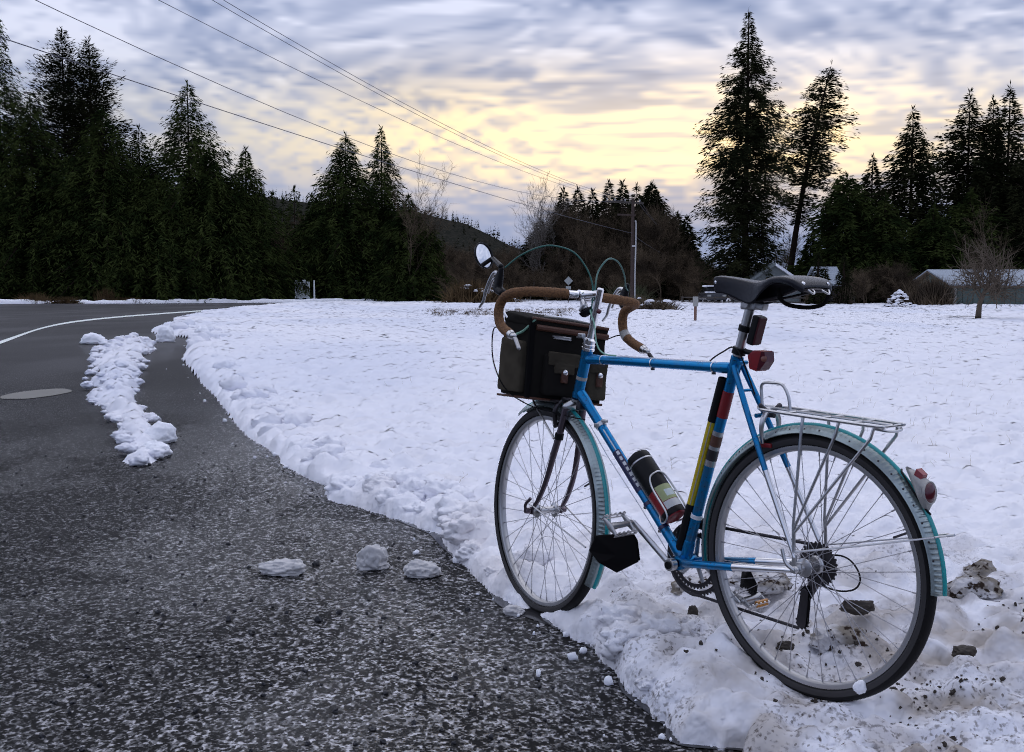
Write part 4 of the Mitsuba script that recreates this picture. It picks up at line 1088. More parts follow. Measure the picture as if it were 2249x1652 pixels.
def pedal(idx, axle_in, y_out, tilt):
    k = f'{BIKE}__pedal' + ('' if idx == 0 else '_001')
    a = np.asarray(axle_in, float)
    s = np.sign(y_out - a[1])
    ymid = (a[1] + y_out) / 2
    d = np.array([math.cos(tilt), 0, math.sin(tilt)])         # across the pedal, plate to plate
    n_ = np.array([-math.sin(tilt), 0, math.cos(tilt)])
    bike('axle', lathe([(0.006, 0.0), (0.0105, 0.003), (0.0085, 0.02), (0.0095, 0.06), (0.011, 0.072), (0.010, 0.088), (0.0, 0.092)], a, (0, s, 0), n=18), 'alloy_dull', k)
    for e in (1, -1):
        c = a + d * 0.034 * e + [0, s * 0.048, 0]
        R_ = np.stack([np.array([0, 1.0, 0]), np.cross(n_, [0, 1.0, 0]), n_], 1)
        teeth = [rbox(c + [0, s * o, 0] + n_ * 0.011, (0.007, 0.0028, 0.007), 0.0008, R_) for o in (-0.035, -0.018, 0.0, 0.018, 0.035)]
        bike('cage_plate', cat([rbox(c + n_ * 0.006, (0.092, 0.0026, 0.006), 0.001, R_), rbox(c - n_ * 0.006, (0.092, 0.0026, 0.006), 0.001, R_)] + teeth + [rbox(c + [0, s * o, 0], (0.006, 0.0026, 0.014), 0.001, R_) for o in (-0.043, -0.015, 0.015, 0.043)]), 'alloy', k)
    for o in (0.012, 0.088):
        bike('cage_arm', hull(np.vstack([SPH * 0.0045 + a + d * 0.033 + [0, s * o, 0], SPH * 0.0045 + a - d * 0.033 + [0, s * o, 0], SPH * [0.011, 0.005, 0.011] + a + [0, s * o, 0]])), 'alloy_dull', k)
    return k


pl = pedal(0, BB + [0.1345, 0.080, 0.1027], 0.18, math.radians(40))
pr = pedal(1, BB + [-0.1345, -0.080, -0.1027], -0.18, math.radians(28))


def sheet(corners, thick, bulge, name, k, material):
    """A bent piece of webbing spanned by an outline, thicker than a card and bulged out."""
    P = np.asarray(corners, float)
    c = P.mean(0)
    nn = np.cross(P[1] - P[0], P[2] - P[1])
    nn /= np.linalg.norm(nn)
    if nn[1] < 0:
        nn = -nn
    ringp = np.vstack([np.linspace(P[i], P[(i + 1) % len(P)], 6, endpoint=False) for i in range(len(P))])
    mids = c + (ringp - c) * 0.55 + nn * bulge * 0.8
    pts = np.vstack([ringp, mids, [c + nn * bulge]])
    m = len(ringp)
    i, j = np.arange(m), (np.arange(m) + 1) % m
    f = np.vstack([np.stack([i, j, m + j], 1), np.stack([i, m + j, m + i], 1), np.stack([m + i, m + j, 0 * i + 2 * m], 1)])
    w_ = len(pts)
    f = np.vstack([f, f[:, ::-1] + w_, np.stack([i, i + w_, j + w_], 1), np.stack([i, j + w_, j], 1)])
    bike(name, tm(np.vstack([pts, pts - nn * thick]), f), material, k, smooth=30)


sheet([(0.633, 0.186, -0.040), (0.612, 0.180, 0.006), (0.556, 0.092, 0.008), (0.544, 0.086, -0.010), (0.534, 0.086, -0.070), (0.572, 0.136, -0.101), (0.596, 0.186, -0.068)], 0.004, 0.020, 'toe_strap', pl, 'black_cloth')
sheet([(0.633, 0.170, -0.040), (0.612, 0.165, 0.006), (0.556, 0.082, 0.008), (0.544, 0.078, -0.010), (0.534, 0.078, -0.066), (0.580, 0.126, -0.096), (0.606, 0.176, -0.064)], 0.004, -0.014, 'toe_strap', pl, 'black_cloth')
sheet([(0.375, -0.188, -0.098), (0.283, -0.100, -0.078), (0.255, -0.100, -0.118), (0.330, -0.188, -0.180), (0.385, -0.190, -0.160)], 0.004, 0.016, 'toe_strap', pr, 'black_cloth')
bike('reflector', rbox((0.268, -0.140, -0.176), (0.010, 0.052, 0.018), 0.002), 'amber', pr)


def chain_run(path):
    P = spline(path, 10)
    seg = np.linalg.norm(np.diff(P, axis=0), axis=1)
    s_ = np.r_[0, np.cumsum(seg)]
    n_ = int(s_[-1] / 0.0127)
    out = []
    t = np.linspace(0, s_[-1], n_ + 1)
    Q = np.stack([np.interp(t, s_, P[:, i]) for i in range(3)], 1)
    for i in range(n_):
        a, b = Q[i], Q[i + 1]
        w_ = 0.0036 if i % 2 else 0.0026
        out.append(hull(np.vstack([SPH * [0.0047, w_, 0.0047] + a, SPH * [0.0047, w_, 0.0047] + b])))
    return out


th_ = np.linspace(math.radians(78), math.radians(-100), 14)
wrap = [BB + [0.107 * math.cos(t), -0.048, 0.107 * math.sin(t)] for t in th_]
upper = [(0.004, -0.038, 0.046), (0.20, -0.043, 0.044)]
lower = [(0.25, -0.046, -0.178), (0.075, -0.046, -0.187)]
bike('chain', cat(chain_run([np.array(p) for p in upper] + wrap + [np.array(p) for p in lower])), 'steel_dark', BIKE, smooth=30)
DR = f'{BIKE}__derailleur'
bike('body', cat([blob([(0.012, -0.066, -0.018), (0.040, -0.068, -0.055)], [0.010, 0.013]), blob([(0.035, -0.066, -0.055), (0.055, -0.060, -0.098)], [0.015, 0.013])]), 'steel_dark', DR)
bike('pulley', gear(0.020, 11, 0.004, (0.052, -0.047, -0.088), 0.004), 'black_plastic', DR)
bike('pulley', gear(0.020, 11, 0.004, (0.062, -0.047, -0.168), 0.007), 'black_plastic', DR)
for y_ in (-0.040, -0.054):
    bike('cage', hull(np.vstack([SPH * [0.012, 0.0015, 0.012] + [0.052, y_, -0.088], SPH * [0.015, 0.0015, 0.015] + [0.062, y_, -0.170]])), 'steel_dark', DR)
FD = f'{BIKE}__front_derailleur'
bike('cage', cat([rbox((0.392, -0.050, 0.045), (0.07, 0.003, 0.028), 0.001), rbox((0.392, -0.036, 0.045), (0.07, 0.003, 0.028), 0.001), blob([(0.41, -0.02, 0.06), (0.395, -0.036, 0.055)], [0.01, 0.007])]), 'steel_dark', FD)
# bottle cage
BC = f'{BIKE}__bottle_cage'
axb = -DT
ub = UPV
pb = lambda along, up_, y_: BB + axb * along + ub * up_ + np.array([0, y_, 0])
bike('wire', cat([tube(spline([pb(0.150, 0.020, 0.010), pb(0.120, 0.028, 0.030), pb(0.112, 0.056, 0.0395), pb(0.130, 0.070, 0.0385), pb(0.210, 0.072, 0.037), pb(0.244, 0.082, 0.031), pb(0.252, 0.0945, 0.012), pb(0.250, 0.097, -0.006), pb(0.226, 0.096, -0.020), pb(0.130, 0.094, -0.022), pb(0.108, 0.070, -0.034), pb(0.118, 0.03, -0.028), pb(0.150, 0.020, -0.010)], 7), 0.0030, 8),
                  tube(spline([pb(0.150, 0.020, 0.010), pb(0.300, 0.019, 0.012), pb(0.322, 0.022, 0.0), pb(0.300, 0.019, -0.012), pb(0.150, 0.020, -0.010)], 6), 0.0028, 8)]), 'alloy', BC)

# things carried on the bicycle: the bottle, the pump, the handlebar bag
b0 = BB + axb * 0.113 + ub * 0.0575


def carried(key, name, mesh, material, front=False, smooth=35):
    return put(name, tm((at_front if front else at_frame)(mesh.vertices), mesh.faces), material, key, smooth=smooth)


BO = thing('water_bottle', 'black and red drinking bottle with pale green label in the cage on the down tube', 'bottle')
carried(BO, 'body', lathe([(0.0352, 0.092), (0.0370, 0.094), (0.0370, 0.186), (0.0362, 0.196), (0.0345, 0.199)], b0, axb, n=40), 'black_plastic')
carried(BO, 'lower_body', lathe([(0.0, 0.0), (0.030, 0.001), (0.0345, 0.005), (0.0362, 0.012), (0.0366, 0.093), (0.0352, 0.0935)], b0, axb, n=40), 'red_plastic')
carried(BO, 'foot', lathe([(0.0345, 0.004), (0.0369, 0.008), (0.0369, 0.020), (0.0366, 0.022)], b0, axb, n=40), 'black_plastic')
carried(BO, 'ring', lathe([(0.0362, 0.196), (0.0374, 0.1965), (0.0374, 0.2005), (0.036, 0.201)], b0, axb, n=40), 'alloy')
carried(BO, 'cap', lathe([(0.0355, 0.200), (0.0368, 0.203), (0.0366, 0.216), (0.0335, 0.224), (0.020, 0.226), (0.018, 0.232), (0.0, 0.233)], b0, axb, n=40), 'black_plastic')


def wrap_patch(a0, a1, t0, t1, r):
    ang = np.radians(np.linspace(a0, a1, 18))
    ring_ = np.cos(ang)[:, None] * ub + np.sin(ang)[:, None] * np.array([0, 1.0, 0])
    v = np.vstack([b0 + axb * t0 + ring_ * r, b0 + axb * t1 + ring_ * r])
    k = np.arange(17)
    return tm(v, np.vstack([np.stack([k, k + 1, 18 + k + 1], 1), np.stack([k, 18 + k + 1, 18 + k], 1)]))


carried(BO, 'label', wrap_patch(-55, 62, 0.048, 0.098, 0.0373), 'label_green', smooth=True)
carried(BO, 'label', wrap_patch(-20, 30, 0.058, 0.080, 0.0376), 'label_pale', smooth=True)
carried(BO, 'label', wrap_patch(-55, 62, 0.022, 0.046, 0.0373), 'clear_plastic', smooth=True)
carried(BO, 'label', wrap_patch(-70, -20, 0.10, 0.19, 0.0373), 'navy_decal', smooth=True)

PU = thing('frame_pump', 'black and yellow bicycle pump clipped along the front of the seat tube', 'pump')
off = np.array([SEAT[2], 0, -SEAT[0]]) * 0.0288
pp = lambda t: BB + SEAT * t + off
carried(PU, 'handle', lathe([(0.0, 0), (0.0128, 0.001), (0.0140, 0.004), (0.0140, 0.128), (0.0132, 0.130)], pp(0.420), SEAT, n=24), 'black_plastic')
carried(PU, 'barrel', lathe([(0.0122, 0.0), (0.0126, 0.001), (0.0126, 0.2515), (0.0122, 0.252)], pp(0.1685), SEAT, n=24), 'yellow_paint')
carried(PU, 'head', lathe([(0, 0.0), (0.0125, 0.002), (0.0138, 0.006), (0.0138, 0.148), (0.0128, 0.150)], pp(0.019), SEAT, n=24), 'black_plastic')
carried(PU, 'lever', blob([pp(0.060) + [0.016, 0, 0], pp(0.085) + [0.022, 0, 0.006]], [0.0055, 0.0035]), 'black_plastic')
carried(PU, 'seam', rod(pp(0.169) + [-0.006, 0.0118, 0], pp(0.42) + [-0.006, 0.0118, 0], 0.0016, 6), 'cream_shell')

BG = thing('handlebar_bag', 'dark olive canvas bag with leather trim on the small rack behind the front wheel top', 'bag')
corner = np.array([[(0.990, 0.126, 0.372), (0.982, 0.123, 0.618)], [(0.934, -0.124, 0.356), (0.914, -0.122, 0.594)], [(1.184, 0.126, 0.372), (1.160, 0.123, 0.640)], [(1.130, -0.124, 0.356), (1.098, -0.122, 0.612)]])


def bag_pt(u_, v_, w_):
    """u from the bag's left (0) to right (1), v from its rear (0, next to the head tube) to front (1), w up."""
    u_, v_, w_ = (np.asarray(t, float)[..., None] for t in (u_, v_, w_))
    lo = lambda c: corner[c][0] * (1 - w_) + corner[c][1] * w_
    return (lo(0) * (1 - u_) + lo(1) * u_) * (1 - v_) + (lo(2) * (1 - u_) + lo(3) * u_) * v_


def bag_box(u0, u1, v0, v1, w0, w1, r=0.006, top_bulge=0.0):
    """A soft-edged piece of the bag in its own coordinates."""
    m = trimesh.creation.box((1, 1, 1)).subdivide().subdivide().subdivide().subdivide()
    p = np.array(m.vertices)
    size = np.array([(u1 - u0) * 0.25, (v1 - v0) * 0.19, (w1 - w0) * 0.25])
    q_ = p * size
    c_ = np.clip(q_, -(size / 2 - r), size / 2 - r)
    dd = q_ - c_
    ln = np.maximum(np.linalg.norm(dd, axis=1, keepdims=True), 1e-9)
    q_ = c_ + dd / ln * np.minimum(ln, r)
    q_ += (0.0022 * (noise(p * 5 + 9, 3)[:, None] - 0.5) + 0.007 * (noise(p * 2.3 + 4 + u0 * 9 + w0 * 5, 8)[:, None] - 0.5) * min(1.0, size.min() * 12)) * np.sign(p)
    q_[:, 2] += top_bulge * (1 - (2 * p[:, 0]) ** 2) * (p[:, 2] > 0.2)
    t = q_ / size + 0.5
    return tm(bag_pt(u0 + t[:, 0] * (u1 - u0), v0 + t[:, 1] * (v1 - v0), w0 + t[:, 2] * (w1 - w0)), m.faces)


carried(BG, 'body', bag_box(0, 1, 0, 1, 0, 0.97, 0.010), 'canvas_dark', True, 40)
carried(BG, 'lid', bag_box(-0.02, 1.02, -0.015, 1.02, 0.90, 1.05, 0.012, 0.004), 'canvas_dark', True, 40)
carried(BG, 'leather_trim', cat([tube(bag_pt(np.linspace(0.06, 1, 9), np.full(9, -0.025), np.full(9, 0.925)), 0.010, 8), tube(bag_pt(np.linspace(0.0, 1, 9), np.full(9, -0.02), np.full(9, 1.035)), 0.0055, 8)]), 'brown_leather', True)
carried(BG, 'bottom_piping', cat([tube(bag_pt(np.linspace(0, 1, 5), np.full(5, 0.0), np.full(5, 0.0)), 0.0042, 7), tube(bag_pt(np.full(5, 0.0), np.linspace(0, 1, 5), np.full(5, 0.0)), 0.0042, 7), tube(bag_pt(np.full(5, 1.0), np.linspace(0, 1, 5), np.full(5, 0.0)), 0.0042, 7)]), 'brown_leather', True)
sp_ = carried(BG, 'side_pocket', bag_box(-0.075, 0.03, 0.10, 0.88, 0.06, 0.72, 0.008), 'canvas', True, 40)
carried(BG, 'corner_strap', bag_box(-0.02, 0.045, -0.035, 0.05, 0.0, 0.98, 0.004), 'black_cloth', True, 40)
rp = carried(BG, 'rear_pocket', bag_box(0.17, 0.62, -0.14, 0.02, 0.06, 0.60, 0.008), 'canvas_dark', True, 40)
carried(rp, 'flap', cat([bag_box(0.20, 0.60, -0.17, -0.10, 0.46, 0.64, 0.004), bag_box(0.28, 0.54, -0.175, -0.12, 0.36, 0.50, 0.004)]), 'canvas', True, 40)
carried(rp, 'leather_tab', bag_box(0.37, 0.45, -0.20, -0.14, 0.24, 0.40, 0.003), 'brown_leather', True, 40)
carried(rp, 'stud', lathe([(0, 0.006), (0.005, 0.0055), (0.0085, 0.003), (0.0095, 0)], bag_pt(0.41, -0.195, 0.385), (-1, 0, 0.15), n=18), 'chrome', True)
rq_ = carried(BG, 'rear_pocket', bag_box(0.74, 1.0, -0.12, 0.02, 0.06, 0.60, 0.008), 'canvas', True, 40)
carried(rq_, 'flap', bag_box(0.76, 0.98, -0.15, -0.09, 0.42, 0.63, 0.004), 'canvas', True, 40)
carried(rq_, 'leather_tab', bag_box(0.84, 0.92, -0.17, -0.12, 0.24, 0.42, 0.003), 'brown_leather', True, 40)
carried(rq_, 'stud', lathe([(0, 0.006), (0.005, 0.0055), (0.0085, 0.003), (0.0095, 0)], bag_pt(0.88, -0.168, 0.40), (-1, 0, 0.15), n=18), 'chrome', True)
carried(BG, 'cord', tube(spline(bag_pt([-0.03, -0.05, -0.03, 0.04], [0.75, 0.40, 0.15, -0.03], [0.72, 0.78, 0.86, 1.03]), 6), 0.0042, 8), 'mint_cord', True)
carried(BG, 'map_edge', tube(spline(bag_pt([0.30, 0.6, 0.9], [0.4, 0.35, 0.3], [1.06, 1.075, 1.06]), 5), 0.004, 7), 'cream_shell', True)
carried(BG, 'shoulder_ring', cat([tube(spline(bag_pt([-0.02, -0.05, -0.04, -0.01], [0.85, 0.92, 0.99, 1.0], [0.96, 1.02, 1.06, 1.02]), 5), 0.004, 7)]), 'chrome', True)

# snow stuck to the back tyre
c_ = at_frame((-0.158, 0.019, -0.272))
tag(put('snow_clod', rock(c_, (0.018, 0.016, 0.016), 91, 0.35, 2, 1.0), 'snow_lump', smooth=True), 'little lump of snow stuck to the side of the back tyre', 'snow clod')


# ---------------------------------------------------------------- trees
def needle_color(a, b):
    def fn(p, n, uv):
        v = mikit.fbm(p.x * 0.9, p.y * 0.9, p.z * 0.9, 3)
        return mikit.mix(mi.Color3f(*a), mi.Color3f(*b), mikit.smoothstep(0.3, 0.7, v))
    return mikit.proc(fn)


diffuse('needles_green', needle_color((0.012, 0.020, 0.007), (0.046, 0.060, 0.018)))
diffuse('needles_dark', needle_color((0.009, 0.012, 0.006), (0.026, 0.028, 0.013)))
diffuse('bark_dark', (0.030, 0.022, 0.018))
diffuse('bark_brown', needle_color((0.050, 0.038, 0.028), (0.10, 0.078, 0.056)))
diffuse('bark_grey', (0.13, 0.105, 0.082))
diffuse('twig_brown', needle_color((0.070, 0.054, 0.040), (0.150, 0.116, 0.076)))
diffuse('wood_twig', needle_color((0.050, 0.039, 0.029), (0.130, 0.098, 0.066)))
diffuse('twig_pale', (0.20, 0.18, 0.16))
diffuse('brush_brown', needle_color((0.060, 0.040, 0.022), (0.14, 0.095, 0.05)))
diffuse('hill_cover', needle_color((0.016, 0.018, 0.015), (0.038, 0.036, 0.030)))


def unit(v):
    return v / np.maximum(np.linalg.norm(v, axis=-1, keepdims=True), 1e-9)


def kites(p, d, length, width, rng):
    """Pointed leaf-spray shapes from p along d."""
    w = unit(np.cross(d, unit(rng.normal(size=d.shape)))) * width[:, None]
    m = p + d * (length * 0.42)[:, None]
    e = p + d * length[:, None]
    n = len(p)
    v = np.stack([p, m + w, e, m - w], 1).reshape(-1, 3)
    k = np.arange(n)[:, None] * 4
    return v, np.vstack([k + [0, 1, 2], k + [0, 2, 3]])


def slivers(a, b, width, rng):
    """Thin tapering twigs from a to b, one triangle each."""
    d = unit(b - a)
    w = unit(np.cross(d, unit(rng.normal(size=d.shape)))) * width[:, None]
    v = np.stack([a - w, a + w, b], 1).reshape(-1, 3)
    return v, np.arange(len(v)).reshape(-1, 3)


def conifer(at, height, profile, label, group, seed, branches=220, per_m=16, spray=0.6, lift=0.15, droop=0.35, start=0.04, gaps=0.35, lean=(0, 0), bend=0.0, trunk_r=None, needles='needles_dark', hang=0.25, name='conifer', ratio=0.22, squash=1.0, upturn=0.0, puff=1.0):
    """A tree with one trunk; profile gives the half width at parts of the height (0 ground, 1 top)."""
    rng = np.random.default_rng(seed)
    at = np.asarray(at, float)
    hs, ws = np.array(profile, float).T
    spine = lambda t: np.stack([lean[0] * t + bend * np.sin(np.pi * t), lean[1] * t, height * t], -1)
    key = thing(name, label, 'tree', group)
    tr = trunk_r or height * 0.011
    tt = np.linspace(0, 0.99, 14)
    put('trunk', tube(at + spine(tt) + [0, 0, -0.2], tr * (1 - tt) ** 0.8 + 0.02, 8), 'bark_dark', key, smooth=True)
    t = start + (0.985 - start) * (np.arange(branches) + rng.random(branches)) / branches
    L = np.interp(t, hs, ws) * rng.uniform(0.62, 1.15, branches)
    big = noise(np.stack([t * 11, 0 * t + seed, 0 * t], 1), seed)
    L = L * (0.80 + 0.45 * big)
    az = np.arange(branches) * 2.39996 + rng.normal(0, 0.3, branches)
    out = np.stack([np.cos(az), np.sin(az) * squash, 0 * az], 1)
    lf, dp = lift + rng.normal(0, 0.10, branches), droop * rng.uniform(0.6, 1.3, branches)
    lf = lf + upturn * np.clip((t - 0.55) / 0.45, 0, 1)
    root = at + spine(t)
    n = np.maximum((L * per_m * 1.55).astype(int), 6)
    b = np.repeat(np.arange(branches), n)
    s = rng.random(len(b)) ** 0.75 * 0.94 + 0.06
    Ls = L[b]
    p = root[b] + out[b] * (Ls * s)[:, None]
    p[:, 2] += Ls * (lf[b] * s - dp[b] * s ** 2)
    p[:, 2] += rng.normal(0, 1, len(b)) * (0.05 + 0.05 * Ls) * puff
    slope = lf[b] - 2 * dp[b] * s
    tang = unit(np.c_[out[b][:, :2], slope])
    side = unit(np.cross(tang, [0, 0, 1.0]))
    ang = rng.uniform(0.1, 1.25, len(b)) * np.where(rng.random(len(b)) < 0.5, 1, -1)
    d = unit(tang * np.cos(ang)[:, None] + side * np.sin(ang)[:, None] + np.array([0, 0, -1.0]) * (hang * rng.random(len(b)) ** 1.5)[:, None] + rng.normal(0, 0.12, (len(b), 3)))
    size = spray * rng.uniform(0.5, 1.25, len(b)) * (1.1 - 0.35 * s) * np.clip(0.6 + 0.5 * Ls / max(ws), 0.6, 1.0)
    keep = noise(p * np.array([1.0, 1.0, 1.6]) / max(1.1, height / 16) + seed, seed + 5) > gaps * (0.5 + 0.5 * s)
    v, f = kites(p[keep], d[keep], size[keep] * 1.15, size[keep] * ratio * 0.52, rng)
    tipn = 14
    tp = at + spine(np.full(tipn, 1.0)) - np.c_[np.zeros((tipn, 2)), rng.random(tipn) * height * 0.05]
    tv, tf = kites(tp, unit(np.c_[rng.normal(0, 0.35, (tipn, 2)), rng.uniform(0.5, 1.3, tipn)]), np.full(tipn, spray * 0.8), np.full(tipn, spray * 0.09), rng)
    put('crown', tm(np.vstack([v, tv]), np.vstack([f, tf + len(v)])), needles, key)
    k = (L > 0.25 * max(ws)) & (rng.random(branches) < 0.75)
    mid = root + out * (L * 0.5)[:, None] + np.c_[np.zeros((branches, 2)), L * (lf * 0.5 - dp * 0.25)]
    end = root + out * (L * 0.95)[:, None] + np.c_[np.zeros((branches, 2)), L * (lf * 0.95 - dp * 0.9)]
    if max(ws) < 1.1:                                                    # too small to show its boughs
        return key
    w = 0.012 + 0.012 * L
    v1, f1 = slivers(root[k], mid[k] + (end - mid)[k] * 0.2, w[k], rng)
    v2, f2 = slivers(mid[k], end[k], w[k] * 0.7, rng)
    put('limbs', tm(np.vstack([v1, v2]), np.vstack([f1, f2 + len(v1)])), 'bark_dark', key)
    return key


def bare_arrays(height, spread, seed, levels=4, kids=(4, 6), trunk=0.16, first=0.3, up=0.55, twigs=2500, twig_len=0.6, twist=0.35, stems=1):
    """Branches of a leafless tree: (start, end, radius at start and end) and twig slivers."""
    rng = np.random.default_rng(seed)
    segs, ends = [], []
    todo = []
    for i in range(stems):
        a = rng.uniform(0, 2 * np.pi)
        tilt = 0.0 if stems == 1 else rng.uniform(0.15, 0.5)
        todo.append((np.array([0.0, 0, -0.1]), unit(np.array([math.cos(a) * tilt, math.sin(a) * tilt, 1.0])), height * (0.45 if stems == 1 else 0.5), trunk, 0))
    while todo:
        p, d, ln, r, lev = todo.pop()
        pts, rad = [p], [r]
        k = 4
        for i in range(k):
            d = unit(d + rng.normal(0, twist * 0.4, 3) + np.array([0, 0, 0.10 * up]))
            p = p + d * ln / k
            pts.append(p)
            rad.append(r * (1 - 0.5 * (i + 1) / k))
        for i in range(k):
            segs.append((pts[i], pts[i + 1], rad[i], rad[i + 1]))
            if lev >= 1:
                ends.append((pts[i], pts[i + 1], lev))
        if lev < levels:
            for c in range(rng.integers(*kids)):
                f = rng.uniform(first if lev == 0 else 0.2, 1.0)
                i = min(int(f * k), k - 1)
                q = pts[i] + (pts[i + 1] - pts[i]) * (f * k - i)
                a = rng.uniform(0, 2 * np.pi)
                side = unit(np.cross(d, [math.cos(a), math.sin(a), 0.3]))
                nd = unit(d * rng.uniform(0.5, 1.0) + side * rng.uniform(0.45, 1.0) * spread + np.array([0, 0, up * 0.3]))
                todo.append((q, nd, ln * rng.uniform(0.5, 0.85), rad[i] * rng.uniform(0.5, 0.75), lev + 1))
            todo.append((pts[-1], d, ln * rng.uniform(0.6, 0.85), rad[-1], lev + 1))
    return segs, ends, rng, twigs, twig_len, up


def bare_mesh(args, sides=4):
    segs, ends, rng, twigs, twig_len, up = args
    a = np.array([s[0] for s in segs])
    b = np.array([s[1] for s in segs])
    ra, rb = np.array([s[2] for s in segs]), np.array([s[3] for s in segs])
    d = unit(b - a)
    u = unit(np.cross(d, [0.37, 0.51, 0.77]))
    w = np.cross(d, u)
    ang = np.arange(sides) * 2 * np.pi / sides
    ring = np.cos(ang)[None, :, None] * u[:, None] + np.sin(ang)[None, :, None] * w[:, None]
    v = np.concatenate([a[:, None] + ring * ra[:, None, None], b[:, None] + ring * rb[:, None, None]], 1).reshape(-1, 3)
    j = np.arange(sides)
    q = np.stack([j, (j + 1) % sides, (j + 1) % sides + sides, j + sides], 1)
    f = (np.arange(len(a))[:, None, None] * 2 * sides + np.vstack([q[:, [0, 1, 2]], q[:, [0, 2, 3]]])[None]).reshape(-1, 3)
    wood = tm(v, f)
    ea = np.array([e[0] for e in ends])
    eb = np.array([e[1] for e in ends])
    wgt = np.array([1.0 + e[2] for e in ends])
    i = rng.choice(len(ends), twigs, p=wgt / wgt.sum())
    t = rng.random((twigs, 1))
    p = ea[i] * (1 - t) + eb[i] * t
    dd = unit(unit(eb[i] - ea[i]) * 0.7 + rng.normal(0, 0.55, (twigs, 3)) + np.array([0, 0, 0.25 * up]))
    ln = twig_len * rng.uniform(0.4, 1.3, twigs)
    v, f = slivers(p, p + dd * ln[:, None], np.full(twigs, 0.006 + 0.008 * twig_len), rng)
    return wood, tm(v, f)


def shift(m, at, turn=0.0, size=1.0):
    c, s = math.cos(turn), math.sin(turn)
    return tm(np.array(m.vertices) @ np.array([[c, s, 0], [-s, c, 0], [0, 0, 1]]) * size + np.asarray(at, float), m.faces)


def stand(px, depth, z=0.0):
    return np.array([(px - 1124.5) / FOCAL * depth * 1.003, depth, z])


def tall(py, depth):
    return sight(1124.5, py, depth)[2]


def half(pixels, depth):
    return pixels / FOCAL * depth


# left of the road: a dark wall of cedars and a spruce-like pair
LEFT = 'dark evergreens beyond the far side of the road on the left'
cedar = [(0, 1.0), (0.25, 0.99), (0.45, 0.86), (0.65, 0.62), (0.82, 0.34), (0.93, 0.14), (1, 0.02)]


def cedars(px, top, w, depth, seed, label, group=LEFT, **more):
    depth = depth + (12 if group == LEFT else 0)                      # behind the snow bank across the road
    hw = half(w * 1.12, depth)
    opt = dict(branches=390, per_m=12, spray=0.70, lift=0.10, droop=0.42, start=0.01, gaps=0.14, needles='needles_green', hang=0.55, ratio=0.21, trunk_r=0.22, puff=2.2)
    opt.update(more)
    prof = opt.pop('profile', cedar)
    return conifer(stand(px, depth, -0.2), tall(top, depth) + 0.2, [(a, max(b * hw, 0.05)) for a, b in prof], label, group, seed, **opt)


cedars(18, 16, 120, 99, 1, 'tallest evergreen at the left edge of the picture, with a thin drooping tip', gaps=0.2, profile=[(0, 1.0), (0.3, 0.95), (0.55, 0.66), (0.70, 0.62), (0.78, 0.40), (0.88, 0.20), (0.95, 0.10), (1, 0.01)])
spire = [(0, 1.0), (0.3, 0.98), (0.55, 0.90), (0.72, 0.66), (0.84, 0.42), (0.93, 0.20), (1, 0.02)]
cedars(158, 62, 105, 104, 2, 'shaggy evergreen with upward tips, left one of the twin tops', branches=560, per_m=13, droop=0.08, lift=0.25, upturn=0.5, hang=0.0, gaps=0.36, profile=spire, needles='needles_dark', spray=0.6)
cedars(216, 80, 100, 103, 3, 'shaggy evergreen with upward tips, right one of the twin tops', branches=560, per_m=13, droop=0.08, lift=0.25, upturn=0.5, hang=0.0, gaps=0.36, profile=spire, needles='needles_dark', spray=0.6)
cedars(425, 180, 150, 98, 4, 'pointed cedar with a drooping leader right of the twin-topped evergreens', gaps=0.24, branches=380)
cedars(318, 280, 120, 106, 5, 'shorter cedar filling the dip between the twin tops and the pointed cedar', gaps=0.24)
cedars(548, 325, 96, 97, 6, 'cedar at the right end of the left-hand wall of trees, sloping down to the gap', gaps=0.22)
cedars(85, 215, 150, 96, 7, 'broad cedar in front of the leftmost evergreens', branches=380, gaps=0.1)
cedars(240, 235, 170, 95, 8, 'broad cedar in front of the twin-topped evergreens', branches=380, gaps=0.1)
cedars(470, 330, 140, 96, 9, 'low broad cedar in front of the pointed cedar', branches=400, gaps=0.12)
cedars(355, 390, 150, 95, 10, 'lowest cedar of the left-hand wall, close to the road', branches=400, gaps=0.12)
MIDL = 'clump of cedars by the white board'
cedars(764, 296, 112, 117, 11, 'left and bushier of the two pointed cedars behind the white board', MIDL, branches=420, profile=[(0, 1.0), (0.3, 0.98), (0.55, 0.80), (0.75, 0.52), (0.9, 0.24), (1, 0.02)], gaps=0.2)
cedars(842, 280, 120, 118, 12, 'slim-topped right one of the two pointed cedars behind the white board', MIDL, gaps=0.26, profile=[(0, 1.0), (0.3, 0.92), (0.5, 0.62), (0.7, 0.38), (0.88, 0.16), (1, 0.02)])
cedars(900, 432, 95, 114, 13, 'low cedar with spreading arms at the right of the cedar clump', MIDL, gaps=0.2)
cedars(700, 440, 76, 115, 14, 'low cedar at the left of the cedar clump, above the white board', MIDL, gaps=0.15)
for i, (px, top, w, lab) in enumerate([(652, 415, 26, 'highest of the small far evergreens in the gap between the two cedar groups'), (605, 425, 30, 'far evergreen tip touching the left-hand wall of trees'), (690, 430, 22, 'far evergreen tip touching the left of the cedar clump'), (628, 440, 34, 'lower far evergreen just left of the highest one in the gap')]):
    cedars(px, top, w * 1.6, 190 + 5 * i, 20 + i, lab, 'far evergreens in the gap', name='far_evergreen', branches=120, per_m=6, spray=1.2, gaps=0.15)

